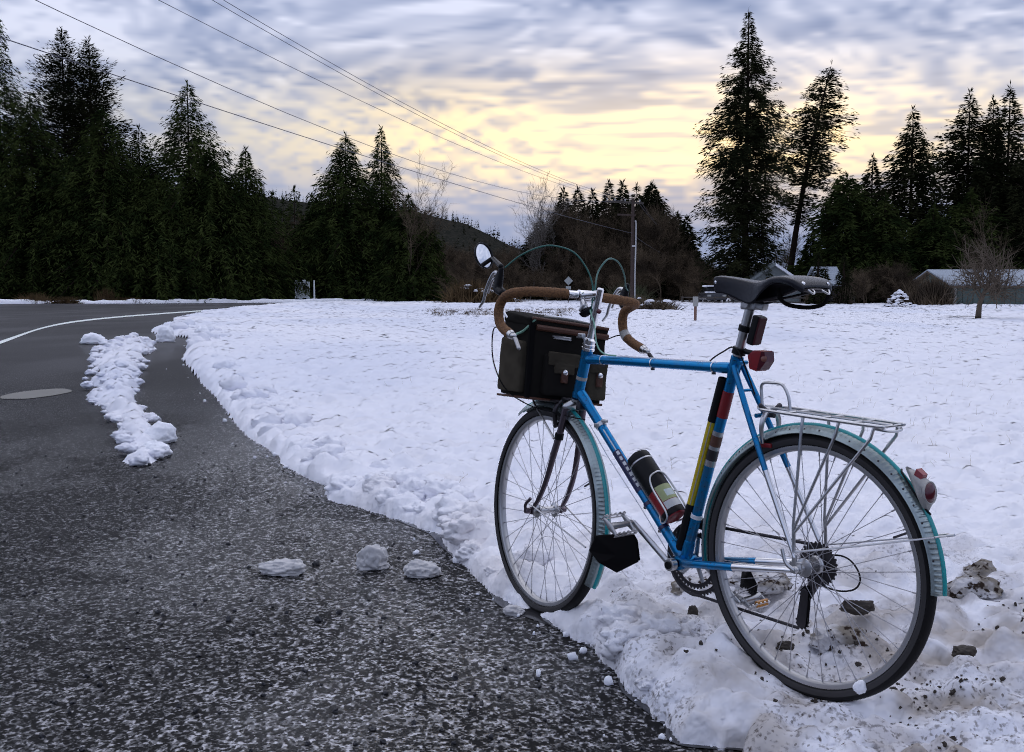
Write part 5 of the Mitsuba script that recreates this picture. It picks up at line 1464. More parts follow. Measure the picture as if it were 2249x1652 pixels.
# right-hand trees
fir = [(0, 0.75), (0.04, 0.96), (0.12, 1.0), (0.18, 0.80), (0.27, 0.78), (0.38, 0.98), (0.50, 0.98), (0.62, 0.84), (0.74, 0.60), (0.86, 0.36), (0.95, 0.15), (1, 0.02)]
d = 95
conifer(stand(1632, d, -0.2), tall(12, d), [(a, b * half(96, d)) for a, b in fir], 'tallest fir in the picture, standing alone above the saddle', 'tall conifers on the right', 31, branches=700, per_m=17, spray=0.50, lift=0.10, droop=0.30, start=0.03, gaps=0.43, hang=0.35, trunk_r=0.30, puff=1.2, name='fir')
d = 98
pine = [(0, 0.02), (0.30, 0.04), (0.36, 0.45), (0.44, 0.70), (0.52, 0.98), (0.60, 0.86), (0.68, 1.0), (0.76, 0.92), (0.86, 0.62), (0.94, 0.34), (1, 0.05)]
conifer(stand(1722, d, -0.2), tall(130, d), [(a, b * half(76, d)) for a, b in pine], 'leaning pine with a bare lower trunk right of the tallest fir', 'tall conifers on the right', 33, branches=300, per_m=16, spray=0.50, puff=1.4, lift=0.18, droop=0.20, start=0.33, gaps=0.50, hang=0.2, lean=(half(90, d), 0.0), bend=-half(10, d), trunk_r=0.30, name='pine', ratio=0.22)
RIGHT = 'dark evergreens on the right beyond the field'


def right_tree(px, top, w, depth, seed, label, **more):
    opt = dict(branches=380, per_m=12, spray=0.66, lift=0.16, droop=0.30, start=0.03, gaps=0.20, hang=0.35, needles='needles_dark', group=RIGHT, puff=1.8, ratio=0.24)
    opt.update(more)
    return cedars(px, top, w, depth, seed, label, **opt)


right_tree(1850, 385, 82, 94, 41, 'rounded dark yew-like tree right of the leaning pine', branches=420, gaps=0.10, needles='needles_green', profile=[(0, 0.9), (0.2, 1.0), (0.5, 0.88), (0.75, 0.62), (0.92, 0.34), (1, 0.1)])
right_tree(1990, 240, 84, 103, 42, 'pointed evergreen with even sides between the yew-like tree and the far right group', profile=[(0, 0.9), (0.3, 1.0), (0.5, 0.86), (0.7, 0.60), (0.86, 0.34), (1, 0.03)], gaps=0.18)
right_tree(1905, 345, 62, 108, 43, 'dark evergreen shoulder just right of the yew-like tree', gaps=0.22)
right_tree(1935, 430, 75, 92, 44, 'low dark evergreen below the pointed evergreen on its left side', branches=360, gaps=0.10, needles='needles_green')
right_tree(2040, 455, 80, 93, 45, 'low dark evergreen below the pointed evergreen on its right side', branches=360, gaps=0.10, needles='needles_green')
right_tree(2112, 200, 92, 106, 46, 'broad spiky evergreen, left one of the far right group', profile=[(0, 1.0), (0.35, 0.95), (0.55, 0.80), (0.75, 0.58), (0.9, 0.26), (1, 0.02)], upturn=0.3, gaps=0.34)
right_tree(2163, 215, 70, 109, 47, 'evergreen between the two tops of the far right group', gaps=0.3)
right_tree(2198, 186, 84, 104, 48, 'slender spiky evergreen with the highest top of the far right group', profile=[(0, 1.0), (0.35, 0.9), (0.55, 0.75), (0.75, 0.46), (0.9, 0.2), (1, 0.02)], upturn=0.3, gaps=0.34)
right_tree(2262, 262, 95, 108, 49, 'evergreen cut by the right edge of the picture', gaps=0.22)
right_tree(2120, 420, 110, 96, 50, 'low wide dark evergreen below the far right group', branches=380, gaps=0.12, needles='needles_green')
right_tree(2235, 430, 100, 95, 51, 'low dark evergreen at the right edge behind the snowy roof', branches=360, gaps=0.14)
right_tree(1808, 585, 16, 83, 53, 'small sparse evergreen in front of the snowy shed roof', branches=110, gaps=0.3, spray=0.35)
right_tree(1792, 560, 20, 82, 54, 'narrow dark evergreen at the left of the snowy shed roof', branches=150, gaps=0.25, spray=0.4)
right_tree(1848, 566, 20, 82, 55, 'narrow dark evergreen at the right of the snowy shed roof', branches=150, gaps=0.25, spray=0.4)
right_tree(1775, 520, 45, 96, 52, 'small dark evergreen below the leaning pine', gaps=0.12, branches=260, needles='needles_green')

# the wood behind the utility pole
WOOD = 'evergreens standing in the brown wood behind the utility pole'
for i, (px, top, w, lab) in enumerate([(1236, 418, 34, 'leftmost evergreen tip in the brown wood'), (1268, 415, 34, 'second evergreen tip from the left in the brown wood'), (1300, 420, 30, 'third evergreen tip from the left in the brown wood'),
                                       (1335, 402, 38, 'evergreen tip in the middle of the brown wood'), (1365, 402, 34, 'evergreen tip just left of the utility pole'), (1395, 408, 34, 'evergreen tip just right of the utility pole'),
                                       (1428, 404, 66, 'big dark evergreen right of the utility pole'), (1483, 470, 34, 'small gappy evergreen right of the big dark one'), (1505, 478, 26, 'last small evergreen at the right end of the wood'),
                                       (1186, 486, 34, 'small dark evergreen at the left end of the wood'), (1460, 520, 60, 'low dark evergreen at the foot of the big dark one')]):
    right_tree(px, top, w * 1.5, (122 if i % 2 else 117) + (i * 7) % 9, 60 + i, lab, group=WOOD, branches=260 if w < 60 else 520, per_m=12, spray=0.8, gaps=0.22 if w < 60 else 0.08)

# leafless trees: three kinds, used again and again in the brown wood and along the field
KINDS = []
for i in range(3):
    wood, tw = bare_mesh(bare_arrays(9.0, 0.75, 100 + i, levels=3, kids=(4, 7), trunk=0.13, twigs=5200, twig_len=0.85, first=0.25))
    m = tm(np.vstack([wood.vertices, tw.vertices]), np.vstack([wood.faces, tw.faces + len(wood.vertices)]))
    top = np.percentile(m.vertices[:, 2], 99.7)
    m = tm(np.array(m.vertices) * (10.0 / top), m.faces)
    scene[f'bare_kind_{i}'] = {'type': 'shapegroup', 'tree': mikit.ply(m, 'wood_twig')}
    KINDS.append(f'bare_kind_{i}')
rng = np.random.default_rng(77)
count = 0


def scatter(name, px, depth, height, wide=1.0):
    global count
    count += 1
    p = stand(px, depth, -0.3)
    scene[f'{name}__{count:03d}'] = {'type': 'instance', 'group': {'type': 'ref', 'id': KINDS[count % 3]},
        'to_world': T().translate([float(p[0]), float(p[1]), float(p[2])]).rotate([0, 0, 1], float(rng.uniform(0, 360))).scale([height / 10 * wide, height / 10 * wide, height / 10])}


for i in range(64):
    px = rng.uniform(1215, 1420)
    scatter('bare_woodland', px, rng.uniform(112, 135), rng.uniform(5.5, 10.8), 0.85)
for i in range(52):
    px = rng.uniform(985, 1550)
    scatter('bare_woodland', px, rng.uniform(106, 122), rng.uniform(3.0, 6.0), 1.25)
for i in range(26):
    scatter('bare_woodland', rng.uniform(960, 1240), rng.uniform(120, 150), rng.uniform(4.0, 7.5), 1.2)
for i in range(22):
    scatter('bare_woodland', rng.uniform(1480, 1640) if i < 10 else rng.uniform(1860, 2030), rng.uniform(97, 108) if i < 10 else rng.uniform(86, 91), rng.uniform(2.2, 4.0), 1.3)
for i in range(14):
    scatter('bare_woodland', rng.uniform(590, 720), rng.uniform(125, 165), rng.uniform(6, 11), 1.0)
tag('bare_woodland', 'brown leafless woodland and brush along the far side of the field', 'woodland', kind='stuff')


def bare_tree(at, label, args, group=None, wood='bark_brown', twig='twig_brown'):
    key = thing('bare_tree', label, 'tree', group)
    w, t = bare_mesh(args)
    put('trunk', shift(w, at), wood, key, smooth=True)
    put('twigs', shift(t, at), twig, key)
    return key


bare_tree(stand(2143, 39.8, 0.0), 'low spreading leafless tree standing in the snow at the right', bare_arrays(3.0, 1.7, 7, levels=3, kids=(6, 9), trunk=0.115, first=0.62, up=0.26, twigs=1100, twig_len=0.22, stems=1, twist=0.40), wood='bark_grey', twig='bark_grey')
bare_tree(stand(1163, 118, -0.2), 'pale thin leafless tree against the sky at the left end of the wood', bare_arrays(10.0, 0.7, 12, levels=3, kids=(4, 6), trunk=0.09, twigs=2600, twig_len=0.8), 'pale leafless trees', 'twig_pale', 'twig_pale')
bare_tree(stand(1205, 116, -0.2), 'pale thin leafless tree just left of the first evergreen tips of the wood', bare_arrays(12.5, 0.7, 13, levels=3, kids=(4, 6), trunk=0.10, twigs=2800, twig_len=0.8), 'pale leafless trees', 'twig_pale', 'twig_pale')
bare_tree(stand(918, 112, -0.2), 'leafless twigs showing yellow against the sky right of the slim-topped cedar', bare_arrays(12.4, 0.55, 14, levels=3, kids=(4, 6), trunk=0.08, twigs=2000, twig_len=0.9))
bare_tree(stand(2136, 84, -0.2), 'tall thin leafless tree in front of the far right evergreens', bare_arrays(7.6, 0.6, 15, levels=3, kids=(4, 6), trunk=0.08, twigs=700, twig_len=0.6), wood='bark_brown')
bare_tree(stand(1700, 101, -0.2), 'leafless tree between the tallest fir and the leaning pine', bare_arrays(6.6, 0.7, 16, levels=3, kids=(4, 6), trunk=0.08, twigs=1800, twig_len=0.6))
bare_tree(stand(1893, 84, 0.0), 'small leaning leafless tree at the end of the rail fence', bare_arrays(2.6, 0.9, 17, levels=3, kids=(4, 6), trunk=0.07, twigs=1500, twig_len=0.35))

# the hill
xs = np.linspace(-1300, 900, 140)
ridge = np.interp(xs, [-1300, -800, -420, -190, -150, -68, -35, 0, 30, 70, 140, 300, 900], [30, 55, 78, 74, 68, 60, 52, 36, 26, 22, 18, 16, 14])
ridge = ridge + 3.0 * (fbm(np.stack([xs * 0.02, 0 * xs, 0 * xs], 1), 3, 2) - 0.5)
ys = np.linspace(0, 1, 26)
X, Y = np.meshgrid(xs, ys, indexing='ij')
Z = ridge[:, None] * np.sin(np.minimum(Y * 1.25, 1) * np.pi / 2) - 1.0
Z = Z + 2.2 * (fbm(np.stack([X * 0.06, Y * 20, 0 * X], -1), 4, 5) - 0.5) * (Y > 0)
i, j = np.meshgrid(np.arange(139), np.arange(25), indexing='ij')
q = np.stack([i * 26 + j, (i + 1) * 26 + j, (i + 1) * 26 + j + 1, i * 26 + j + 1], -1).reshape(-1, 4)
HILL = np.stack([X, 600 + Y * 330, Z], -1)
put('hill', tm(HILL.reshape(-1, 3), quads(q)[:, ::-1]), 'hill_cover', smooth=True)
tag('hill', 'low wooded hill behind the cedars and the brown wood', kind='structure')
rng = np.random.default_rng(5)
P, H = [], []
for k in range(2200):
    i, j = rng.integers(62, 112), int(25 * rng.random() ** 0.5)
    if k < 420:
        j = rng.integers(19, 23)
    P.append(HILL[i, j] + [rng.uniform(-8, 8), rng.uniform(-6, 6), -0.5])
    H.append(rng.uniform(4, 9.5) * (1.3 if rng.random() < 0.1 else 1))
P, H = np.array(P), np.array(H)
m = 20
t = rng.random((len(P), m))
rad = (1 - t) * 0.20 * H[:, None]
a = rng.uniform(0, 2 * np.pi, t.shape)
st_ = np.stack([P[:, None, 0] + 0 * t, P[:, None, 1] + 0 * t, P[:, None, 2] + t * H[:, None]], -1).reshape(-1, 3)
dd = unit(np.stack([np.cos(a), np.sin(a), 0 * a - 0.25], -1)).reshape(-1, 3)
ln = (rad * rng.uniform(0.7, 1.2, t.shape) + 0.15).ravel()
v, f = kites(st_, dd, ln, ln * 0.42, rng)
put('hill_trees', tm(v, f), 'needles_dark')
tag('hill_trees', 'tiny evergreens covering the hill and its skyline', 'hill trees', kind='stuff')


# ---------------------------------------------------------------- pole, wires, signs, fence, buildings
mat('pole_wood', (0.045, 0.028, 0.023), 0.8)
mat('conduit_grey', (0.42, 0.42, 0.42), 0.5)
mat('wire_dark', (0.05, 0.05, 0.07), 0.5)
mat('sign_back', (0.30, 0.32, 0.31), 0.45, metal=0.5)
mat('fence_wood', (0.050, 0.042, 0.036), 0.8)
mat('post_red', (0.16, 0.085, 0.065), 0.7)
mat('white_board', (0.62, 0.66, 0.66), 0.6)
mat('siding_green', (0.075, 0.105, 0.095), 0.7)
mat('siding_pale', (0.15, 0.17, 0.17), 0.7)
mat('door_dark', (0.020, 0.018, 0.024), 0.6)
mat('trim_pale', (0.30, 0.30, 0.28), 0.6)
mat('car_dark', (0.02, 0.02, 0.024), 0.25, coat=0.8)
mat('glass_dark', (0.01, 0.012, 0.014), 0.08)
mat('bank_grass', (0.055, 0.060, 0.026), 0.9)


def utility_pole(x0, y0, label, height=8.9):
    k = thing('utility_pole', label, 'utility pole')
    put('shaft', rod((x0, y0, -0.3), (x0, y0, height), 0.17, 12, 0.12), 'pole_wood', k, smooth=True)
    a = np.array([x0, y0, height - 0.35])
    arm = np.array([-0.94, -0.30, 0.02])
    put('crossarm', rbox(a + arm * 0.75, (3.4, 0.12, 0.14), 0.01, frame_of(arm)), 'fence_wood', k)
    put('crossarm', rbox(a + arm * 0.55 + [0, 0, -1.0], (1.6, 0.10, 0.12), 0.01, frame_of(arm)), 'pole_wood', k)
    for o in (-0.6, 0.7, 1.6, 2.3):
        put('insulator', lathe([(0.0, 0.22), (0.05, 0.21), (0.06, 0.12), (0.035, 0.09), (0.05, 0.05), (0.03, 0.0)], a + arm * o + [0, 0, 0.06], (0, 0, 1), n=10), 'conduit_grey', k, smooth=True)
    put('conduit', tube(spline([(x0 + 0.20, y0 - 0.12, -0.2), (x0 + 0.20, y0 - 0.12, 2.4), (x0 + 0.24, y0 - 0.12, 4.6), (x0 + 0.25, y0 - 0.12, height * 0.76), (x0 + 0.16, y0 - 0.12, height * 0.79)], 4), 0.06, 8), 'conduit_grey', k, smooth=True)
    put('bracket', rbox((x0 + 0.1, y0 - 0.18, height * 0.55), (0.35, 0.12, 0.14), 0.02), 'conduit_grey', k)
    return k, a, arm


PX, PY = stand(1387, 92)[0], 92.0
k, top, arm = utility_pole(PX, PY, 'wooden utility pole with pale conduit and crossarm in front of the brown wood', tall(436, 92))
SLOPE = 0.334
for i, (att, near, mid, lab) in enumerate([
        (np.array([PX, PY - 0.15, tall(513, 92)]), (60, 95), (520, 250), 'lowest wire across the left sky, ending half way down the pole'),
        (top + [0, 0, 0.3], (100, 0), (700, 275), 'second lowest wire across the left sky'),
        (top + arm * 2.3 + [0, 0, 0.28], (365, 0), (900, 270), 'third wire up, leaving the top of the picture'),
        (top + arm * 1.6 + [0, 0, 0.28], (480, 0), (860, 220), 'lower one of the two close wires running side by side'),
        (top + arm * 0.7 + [0, 0, 0.28], (504, 0), (872, 217), 'upper one of the two close wires running side by side')]):
    X0 = att[0] - SLOPE * att[1]

    def on_line(px, py):
        tx = (px - 1124.5) / FOCAL
        y_ = X0 / (tx * 1.0 - SLOPE)
        return y_, sight(px, py, y_)[2]

    y1, z1 = on_line(*near)
    y2, z2 = on_line(*mid)
    c = np.polyfit([att[1], y2, y1], [att[2], z2, z1], 2)
    yy = np.linspace(4.0, att[1], 26)
    put('wire', tube(np.stack([X0 + SLOPE * yy, yy, np.polyval(c, yy)], 1), 0.011 if i else 0.014, 6), 'wire_dark', smooth=True)
    key = 'wire' if i == 0 else f'wire_{i:03d}'
    tag(key, lab, 'wire', 'overhead wires')
for i, (att, px, py, dep, lab) in enumerate([
        (np.array([PX, PY, tall(515, 92)]), 1525, 564, 150, 'wire sloping down to the right from half way up the pole'),
        (top + [0.3, 0, 0.2], 1500, 522, 150, 'lower wire from the pole top towards the right'),
        (top + arm * -0.6 + [0, 0, 0.28], 1476, 500, 150, 'upper wire from the crossarm towards the right')]):
    e = sight(px, py, dep)
    t = np.linspace(0, 1, 14)[:, None]
    p = att * (1 - t) + e * t
    p[:, 2] -= 0.9 * (4 * t * (1 - t))[:, 0]
    tag(put('wire', tube(p, 0.014, 6), 'wire_dark', smooth=True), lab, 'wire', 'overhead wires')

# road sign seen from behind
p = sight(1248.5, 617, 100)
k = thing('road_sign', 'diamond road sign seen from behind, left of the utility pole', 'road sign')
put('plate', rbox(p, (0.56, 0.03, 0.56), 0.012, np.array([[0.7071, 0, 0.7071], [0, 1, 0], [-0.7071, 0, 0.7071]])), 'sign_back', k)
put('lower_plate', rbox(p + [0, 0, -0.62], (0.46, 0.03, 0.30), 0.01), 'sign_back', k)
put('post', rod((p[0], p[1] + 0.05, -0.3), (p[0], p[1] + 0.05, p[2] + 0.3), 0.035, 8), 'pole_wood', k)

# marker post in the field
p = stand(1525.5, 37.0)
k = thing('marker_post', 'short reddish marker post with a pale square plate, standing in the snow', 'marker post')
put('post', rod((p[0], p[1], -0.1), (p[0], p[1], 0.62), 0.048, 10), 'post_red', k, smooth=True)
put('plate', rbox((p[0] - 0.01, p[1] - 0.06, 0.715), (0.17, 0.05, 0.32), 0.01), 'trim_pale', k)

# white board and small white stake at the gap in the trees
p = sight(664, 637, 109)
k = thing('weathered_board', 'white weathered board half hidden by dark twigs at the gap in the trees', 'board')
for o in (-0.55, -0.18, 0.19, 0.56):
    put('plank', rbox(p + [o, 0, 0.1 * math.sin(o * 7)], (0.35, 0.05, 1.75), 0.01), 'white_board', k)
put('snow_ledge', rbox((p[0] + 0.1, p[1] - 0.3, 0.12), (2.3, 0.5, 0.35), 0.12), 'snow_lump', k, smooth=True)
rng = np.random.default_rng(3)
a = p + np.c_[rng.uniform(-0.7, 0.8, 60), np.full(60, -0.15), rng.uniform(-0.2, 0.9, 60)]
v, f = slivers(a, a + np.c_[rng.normal(0, 0.15, 60), np.zeros(60), -rng.uniform(0.2, 0.9, 60)], rng.uniform(0.03, 0.09, 60), rng)
tag(put('hanging_twigs', tm(v, f), 'needles_dark'), 'dark twigs hanging in front of the white board', 'twigs', kind='stuff')
p = sight(690, 634, 109)
tag(put('white_stake', rod((p[0], p[1], 0.2), (p[0], p[1], tall(616, 109)), 0.09, 8), 'white_board'), 'short white stake right of the white board', 'stake')

# far snow bank along the road
xs = np.r_[np.linspace(-62, -41, 40), np.linspace(-40.6, -13.5, 120)]
ys = np.interp(xs, [-62, -43.3, -32.97, -20.96, -13.5], [89.0, 94.2, 97.8, 105.2, 112.5])
cr = 0.26 + 0.30 * fbm(np.stack([xs * 1.3, 0 * xs, 0 * xs], 1), 4, 9)
cr *= 0.55 + 0.65 * noise(np.stack([xs * 0.45, 0 * xs, 0 * xs], 1), 4)
sec = [(-0.55, -0.06), (-0.42, 0.55), (-0.1, 0.95), (0.3, 1.0), (0.9, 0.6), (1.6, -0.06)]
V = np.stack([np.stack([xs, ys + o, cr * h_], 1) for o, h_ in sec], 1)
n = len(xs)
i, j = np.meshgrid(np.arange(n - 1), np.arange(5), indexing='ij')
q = np.stack([i * 6 + j, (i + 1) * 6 + j, (i + 1) * 6 + j + 1, i * 6 + j + 1], -1).reshape(-1, 4)
put('snow_bank', tm(V.reshape(-1, 3), quads(q)[:, ::-1]), 'snow_lump', smooth=True)
tag('snow_bank', 'thin white bank of snow along the far side of the road', 'snow bank')

# shrubs
rng = np.random.default_rng(11)


def shrub(at, wid, hgt, label, category, material='brush_brown', n=420, snow=0, name='shrub', group=None):
    at = np.asarray(at, float)
    a = at + np.c_[rng.normal(0, wid * 0.30, n), rng.normal(0, wid * 0.2, n), np.zeros(n)]
    lim = np.sqrt(np.maximum(1 - ((a[:, 0] - at[0]) / (wid * 0.75)) ** 2, 0.05))
    b = a + np.c_[rng.normal(0, wid * 0.22, n), rng.normal(0, wid * 0.2, n), hgt * lim * rng.uniform(0.4, 1.05, n)]
    v, f = slivers(a, b, np.full(n, 0.010 + 0.012 * wid), rng)
    key = thing(name, label, category, group)
    put('twigs', tm(v, f), material, key)
    if snow:
        i = rng.integers(0, n, snow)
        s = wid * 0.07
        put('snow_caps', cat([rock(a[t] + (b[t] - a[t]) * 0.75, (s * rng.uniform(0.7, 2.2), s, s * 0.7), t, 0.4, 2) for t in i]), 'snow_lump', key, smooth=True)
        labels[f'{key}__snow_caps'] = {'kind': 'stuff'}
    return key


for px, dep, w, h_, lab in [(82, 94.5, 2.2, 1.1, 'dry brown shrub by the road under the leftmost cedars'), (150, 94, 2.0, 0.7, 'low dry shrub second from the left by the road'), (236, 96.5, 1.4, 1.5, 'upright dry brown shrub in the middle of the road verge'), (290, 97, 2.0, 0.6, 'low dry shrub right of the upright dry shrub')]:
    shrub(stand(px, dep + 1.2), w, h_, lab, 'shrub', group='dry shrubs along the far road verge')
shrub(stand(1440, 57.5), 1.7, 0.75, 'dark bramble bush with snow in it at the foot of the pole', 'bush', 'twig_brown', 900, 14, 'bramble_bush')
shrub(stand(1395, 59), 1.1, 0.95, 'twiggy bramble bush behind the right handlebar drop', 'bush', 'twig_brown', 700, 8, 'bramble_bush')
shrub(stand(1030, 100), 3.2, 2.3, 'olive brown bush right of the low spreading cedar', 'bush', 'brush_brown', 900, 6, 'roadside_bush')
shrub(stand(1085, 102), 3.0, 1.9, 'reddish brown bush under the mirror', 'bush', 'brush_brown', 800, 6, 'roadside_bush')
shrub(stand(1380, 103), 2.8, 1.9, 'olive bush at the foot of the utility pole', 'bush', 'bank_grass', 800, 0, 'roadside_bush')
shrub(stand(2040, 79), 2.2, 2.3, 'twiggy shrub at the left end of the green building', 'bush', 'wood_twig', 1800, 0, 'garden_shrub')
shrub(stand(1850, 82), 1.0, 1.9, 'bare twiggy shrub beside the snowy shed', 'bush', 'twig_brown', 600, 0, 'garden_shrub')
shrub(stand(1780, 83), 0.7, 2.2, 'bare twiggy shrub left of the snowy shed', 'bush', 'wood_twig', 600, 0, 'garden_shrub')
# tufts on the snowy mound behind the handlebar
V, F, off_ = [], [], 0
for i in range(260):
    yy = rng.uniform(43, 60)
    xx = yy * rng.uniform(-0.075, 0.055)
    n = 9
    a = np.c_[rng.normal(xx, 0.09, n), rng.normal(yy, 0.09, n), np.full(n, snow_at(xx, yy) - 0.02)]
    b = a + np.c_[rng.normal(0, 0.10, n), rng.normal(0, 0.1, n), rng.uniform(0.03, 0.17, n)]
    v, f = slivers(a, b, np.full(n, 0.014), rng)
    V.append(v)
    F.append(f + off_)
    off_ += len(v)
put('grass_tufts', tm(np.vstack(V), np.vstack(F)), 'brush_brown')
tag('grass_tufts', 'dry tufts poking through the snow behind the handlebar', 'grass', kind='stuff')

# snowy brush pile
p = stand(1970, 73.0)
k = thing('brush_pile', 'cone of brush capped with snow left of the green building', 'brush pile')
n = 260
t = rng.random(n)
az = rng.uniform(0, 2 * np.pi, n)
r_ = (1 - t) * 1.05
a = p + np.c_[np.cos(az) * r_, np.sin(az) * r_, t * 1.05]
b = a + np.c_[rng.normal(0, 0.28, n), rng.normal(0, 0.2, n), rng.normal(-0.05, 0.12, n)]
v, f = slivers(a, b, np.full(n, 0.028), rng)
put('sticks', tm(v, f), 'bark_dark', k)
labels[k + '__sticks'] = {'kind': 'stuff'}
put('snow_caps', cat([rock(a[i] + [0, -0.05, 0.06], (rng.uniform(0.08, 0.2), 0.10, 0.06), i, 0.35, 2) for i in range(64)]), 'snow_lump', k, smooth=True)
labels[k + '__snow_caps'] = {'kind': 'stuff'}

# rail fence
k = thing('rail_fence', 'low dark post and rail fence along the far edge of the snow field', 'fence')
f0, f1 = stand(1496, 90), stand(1872, 84)
for i in range(11):
    t = i / 10
    q_ = f0 * (1 - t) + f1 * t
    put('post', rbox(q_ + [0, 0, 0.14], (0.10, 0.10, 1.0), 0.012), 'fence_wood', k)
    if i < 10:
        q2 = f0 * (1 - t - 0.1) + f1 * (t + 0.1)
        for z in (0.20, 0.54):
            put('rail', rod(q_ + [0, -0.06, z + rng.normal(0, 0.015)], q2 + [0, -0.06, z + rng.normal(0, 0.015)], 0.045, 6), 'fence_wood', k)
p0, p1 = stand(1780, 82), stand(1880, 81)
xs = np.linspace(p0[0], p1[0], 30)
V = np.stack([np.stack([xs, 81.0 + 0 * xs, 0 * xs - 0.02], 1), np.stack([xs, 82.3 + 0 * xs, 0.20 + 0.12 * noise(np.stack([xs * 3, 0 * xs, 0 * xs], 1), 1)], 1), np.stack([xs, 83.5 + 0 * xs, 0 * xs - 0.02], 1)], 1)
i, j = np.meshgrid(np.arange(29), np.arange(2), indexing='ij')
q = np.stack([i * 3 + j, (i + 1) * 3 + j, (i + 1) * 3 + j + 1, i * 3 + j + 1], -1).reshape(-1, 4)
tag(put('grass_bank', tm(V.reshape(-1, 3), quads(q)[:, ::-1]), 'bank_grass'), 'bare grassy bank in front of the rail fence', kind='structure')


# green building with a snowy roof
def gable_roof(x0, x1, y0, y1, eave, ridge, over=0.35, thick=0.12):
    yc = (y0 + y1) / 2
    x0, x1 = x0 - over, x1 + over
    drop_ = (ridge - eave) * over / (yc - y0)
    pts = [(y0 - over, eave - drop_), (yc, ridge), (y1 + over, eave - drop_), (y1 + over, eave - drop_ + thick), (yc, ridge + thick), (y0 - over, eave - drop_ + thick)]
    v = [(x_, y_, z_) for x_ in (x0, x1) for y_, z_ in pts]
    f = []
    for i in range(6):
        j = (i + 1) % 6
        f += [[i, j, j + 6], [i, j + 6, i + 6]]
    for o in (0, 6):
        f += [[o + 0, o + 1, o + 4], [o + 0, o + 4, o + 5], [o + 1, o + 2, o + 3], [o + 1, o + 3, o + 4]]
    return tm(v, f)


D = 80.0
k = thing('green_building', 'long low green building with a snow covered roof behind the spreading tree', 'building')
x0, x1 = stand(2085, D)[0], stand(2480, D)[0]
eave, ridge = tall(629, D), tall(597, D)
for i in range(34):
    xa = x0 + (x1 - x0) * i / 34
    w_ = (x1 - x0) / 34
    if 19 <= i <= 23:
        continue
    put('siding_board', rbox((xa + w_ / 2, D + 0.03 * (i % 2), (eave - 0.5) / 2), (w_ - 0.02, 0.06, eave + 0.5), 0.008), 'siding_green', k)
put('wall', rbox(((x0 + x1) / 2, D + 4.0, (eave - 0.55) / 2), (x1 - x0 - 0.1, 7.8, eave + 0.45), 0.01), 'siding_green', k)
put('door', rbox((x0 + (x1 - x0) * 21.5 / 34, D + 0.08, (eave - 0.6) / 2), ((x1 - x0) * 5 / 34 - 0.1, 0.06, eave + 0.3), 0.01), 'door_dark', k)
put('post', rbox((stand(2089, D)[0], D - 0.25, (eave - 0.3) / 2), (0.16, 0.16, eave + 0.3), 0.01), 'trim_pale', k)
put('roof', gable_roof(x0, x1, D, D + 8, eave, ridge), 'bark_grey', k)
put('gable', tm([(x0 - 0.02, D, eave - 0.3), (x0 - 0.02, D + 8, eave - 0.3), (x0 - 0.02, D + 4, ridge - 0.02), (x0 + 0.08, D, eave - 0.3), (x0 + 0.08, D + 8, eave - 0.3), (x0 + 0.08, D + 4, ridge - 0.02)], [[0, 1, 2], [3, 5, 4], [0, 2, 5], [0, 5, 3], [1, 4, 5], [1, 5, 2], [0, 3, 4], [0, 4, 1]]), 'siding_green', k)
snow_roof = gable_roof(x0, x1, D, D + 8, eave, ridge, 0.33, 0.10)
snow_roof.vertices[:, 2] += 0.14
put('roof_snow', snow_roof, 'thin_snow', k)

# small pale house and shed behind the trunks
D = 92.0
k = thing('pale_house', 'pale gabled house half hidden behind the saddle and the leaning pine', 'house')
hx, apex = stand(1697, D)[0], tall(581, D)
pts = [(-2.2, -0.4), (2.2, -0.4), (2.2, apex - 1.6), (0, apex - 0.15), (-2.2, apex - 1.6)]
v = [(hx + a_, y_, b_) for y_ in (D, D + 7) for a_, b_ in pts]
f = [[0, 1, 2], [0, 2, 3], [0, 3, 4], [5, 7, 6], [5, 8, 7], [5, 9, 8]]
for i in range(5):
    j = (i + 1) % 5
    f += [[i, j, j + 5], [i, j + 5, i + 5]]
put('wall', tm(v, f), 'siding_pale', k)
for s in (-1, 1):
    rr_ = hull([(hx, D - 0.4, apex - 0.08), (hx, D + 7.4, apex - 0.08), (hx + s * 2.6, D - 0.4, apex - 1.82), (hx + s * 2.6, D + 7.4, apex - 1.82), (hx, D - 0.4, apex + 0.12), (hx, D + 7.4, apex + 0.12), (hx + s * 2.65, D - 0.4, apex - 1.64), (hx + s * 2.65, D + 7.4, apex - 1.64)])
    put('roof', rr_, 'snow_lump' if s > 0 else 'siding_pale', k)
put('window', rbox((hx - 0.6, D - 0.03, 1.4), (0.9, 0.08, 1.0), 0.01), 'glass_dark', k)
D = 86.0
k = thing('white_shed', 'snow covered shed roof showing white between dark trunks right of the saddle', 'shed')
sx = stand(1822, D)[0]
put('wall', rbox((sx, D + 2.2, 0.5), (1.5, 4.0, 2.0), 0.02), 'door_dark', k)
put('roof', gable_roof(sx - 0.65, sx + 0.65, D, D + 4.4, tall(622, D), tall(588, D)), 'thin_snow', k)
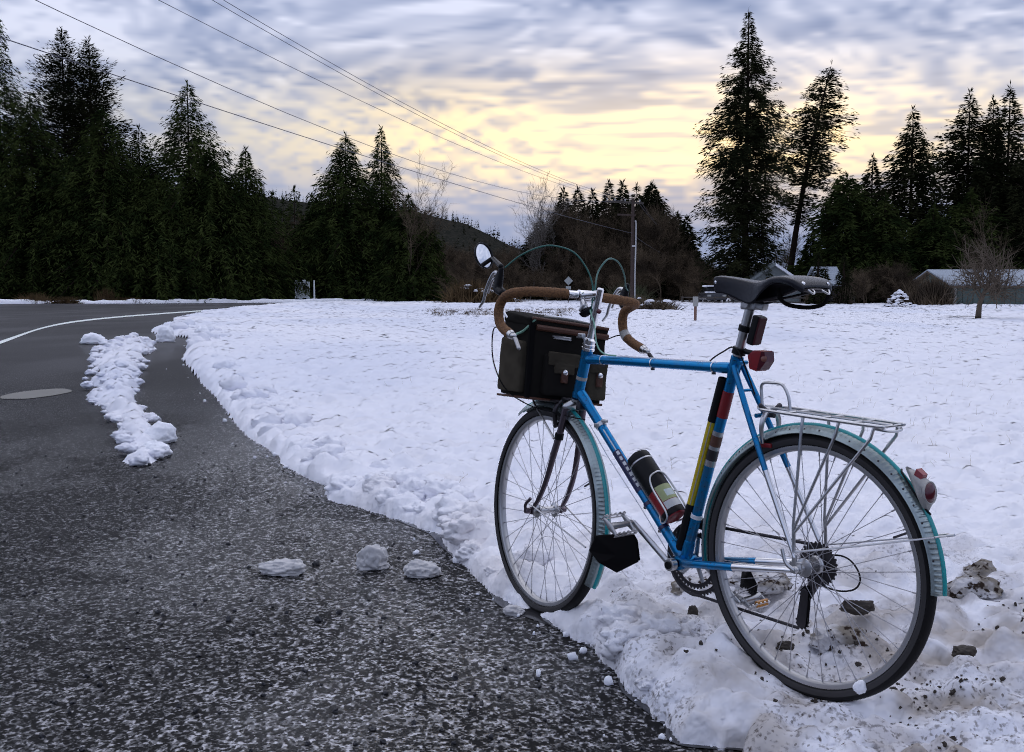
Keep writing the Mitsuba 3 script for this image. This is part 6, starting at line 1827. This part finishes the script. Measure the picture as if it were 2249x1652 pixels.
# parked car seen end-on
D = 94.0
k = thing('parked_car', 'dark parked car seen end-on with snow on its roof, left of the saddle nose', 'car')
cx = stand(1562, D)[0]
put('body', rbox((cx, D, 0.62), (1.72, 4.2, 0.62), 0.14), 'car_dark', k, smooth=True)
put('cabin', hull([(cx - 0.72, D - 1.1, 0.9), (cx + 0.72, D - 1.1, 0.9), (cx - 0.55, D - 0.5, 1.42), (cx + 0.55, D - 0.5, 1.42), (cx - 0.72, D + 1.9, 0.9), (cx + 0.72, D + 1.9, 0.9), (cx - 0.55, D + 1.4, 1.42), (cx + 0.55, D + 1.4, 1.42)]), 'glass_dark', k)
put('roof_snow', rbox((cx - 0.12, D + 0.2, 1.48), (1.1, 2.0, 0.14), 0.06), 'snow_lump', k, smooth=True)
put('bonnet_snow', rbox((cx - 0.45, D - 1.65, 0.97), (0.8, 0.9, 0.10), 0.04), 'snow_lump', k, smooth=True)
for s in (-1, 1):
    for o in (-1.3, 1.3):
        put('wheel', lathe([(0, 0.09), (0.22, 0.09), (0.31, 0.07), (0.32, 0), (0.31, -0.07), (0.22, -0.09), (0, -0.09)], (cx + s * 0.76, D + o, 0.31), (1, 0, 0), n=18), 'rubber', k)
    put('lamp', rbox((cx + s * 0.62, D - 2.1, 0.68), (0.3, 0.04, 0.14), 0.015), 'trim_pale', k)
# dark patch laid on the snow at the foot of the spreading tree
a = np.linspace(0, 2 * np.pi, 30, endpoint=False)
p = stand(2120, 39.7)
rr_ = 1 + 0.5 * (noise(np.stack([np.cos(a) * 2, np.sin(a) * 2, 0 * a], 1), 15) - 0.5)
gx_, gy_ = p[0] + 0.8 * rr_ * np.cos(a), p[1] + 0.16 * rr_ * np.sin(a)
zz = max(snow_at(x_, y_) for x_, y_ in zip(gx_, gy_)) + 0.01
put('bare_earth', tm(np.vstack([np.stack([gx_, gy_, 0 * a + zz], 1), [[p[0], p[1], zz + 0.02]]]), np.stack([np.arange(30), (np.arange(30) + 1) % 30, np.full(30, 30)], 1)), 'mud')
tag('bare_earth', 'dark patch on the snow at the foot of the spreading tree', kind='structure')
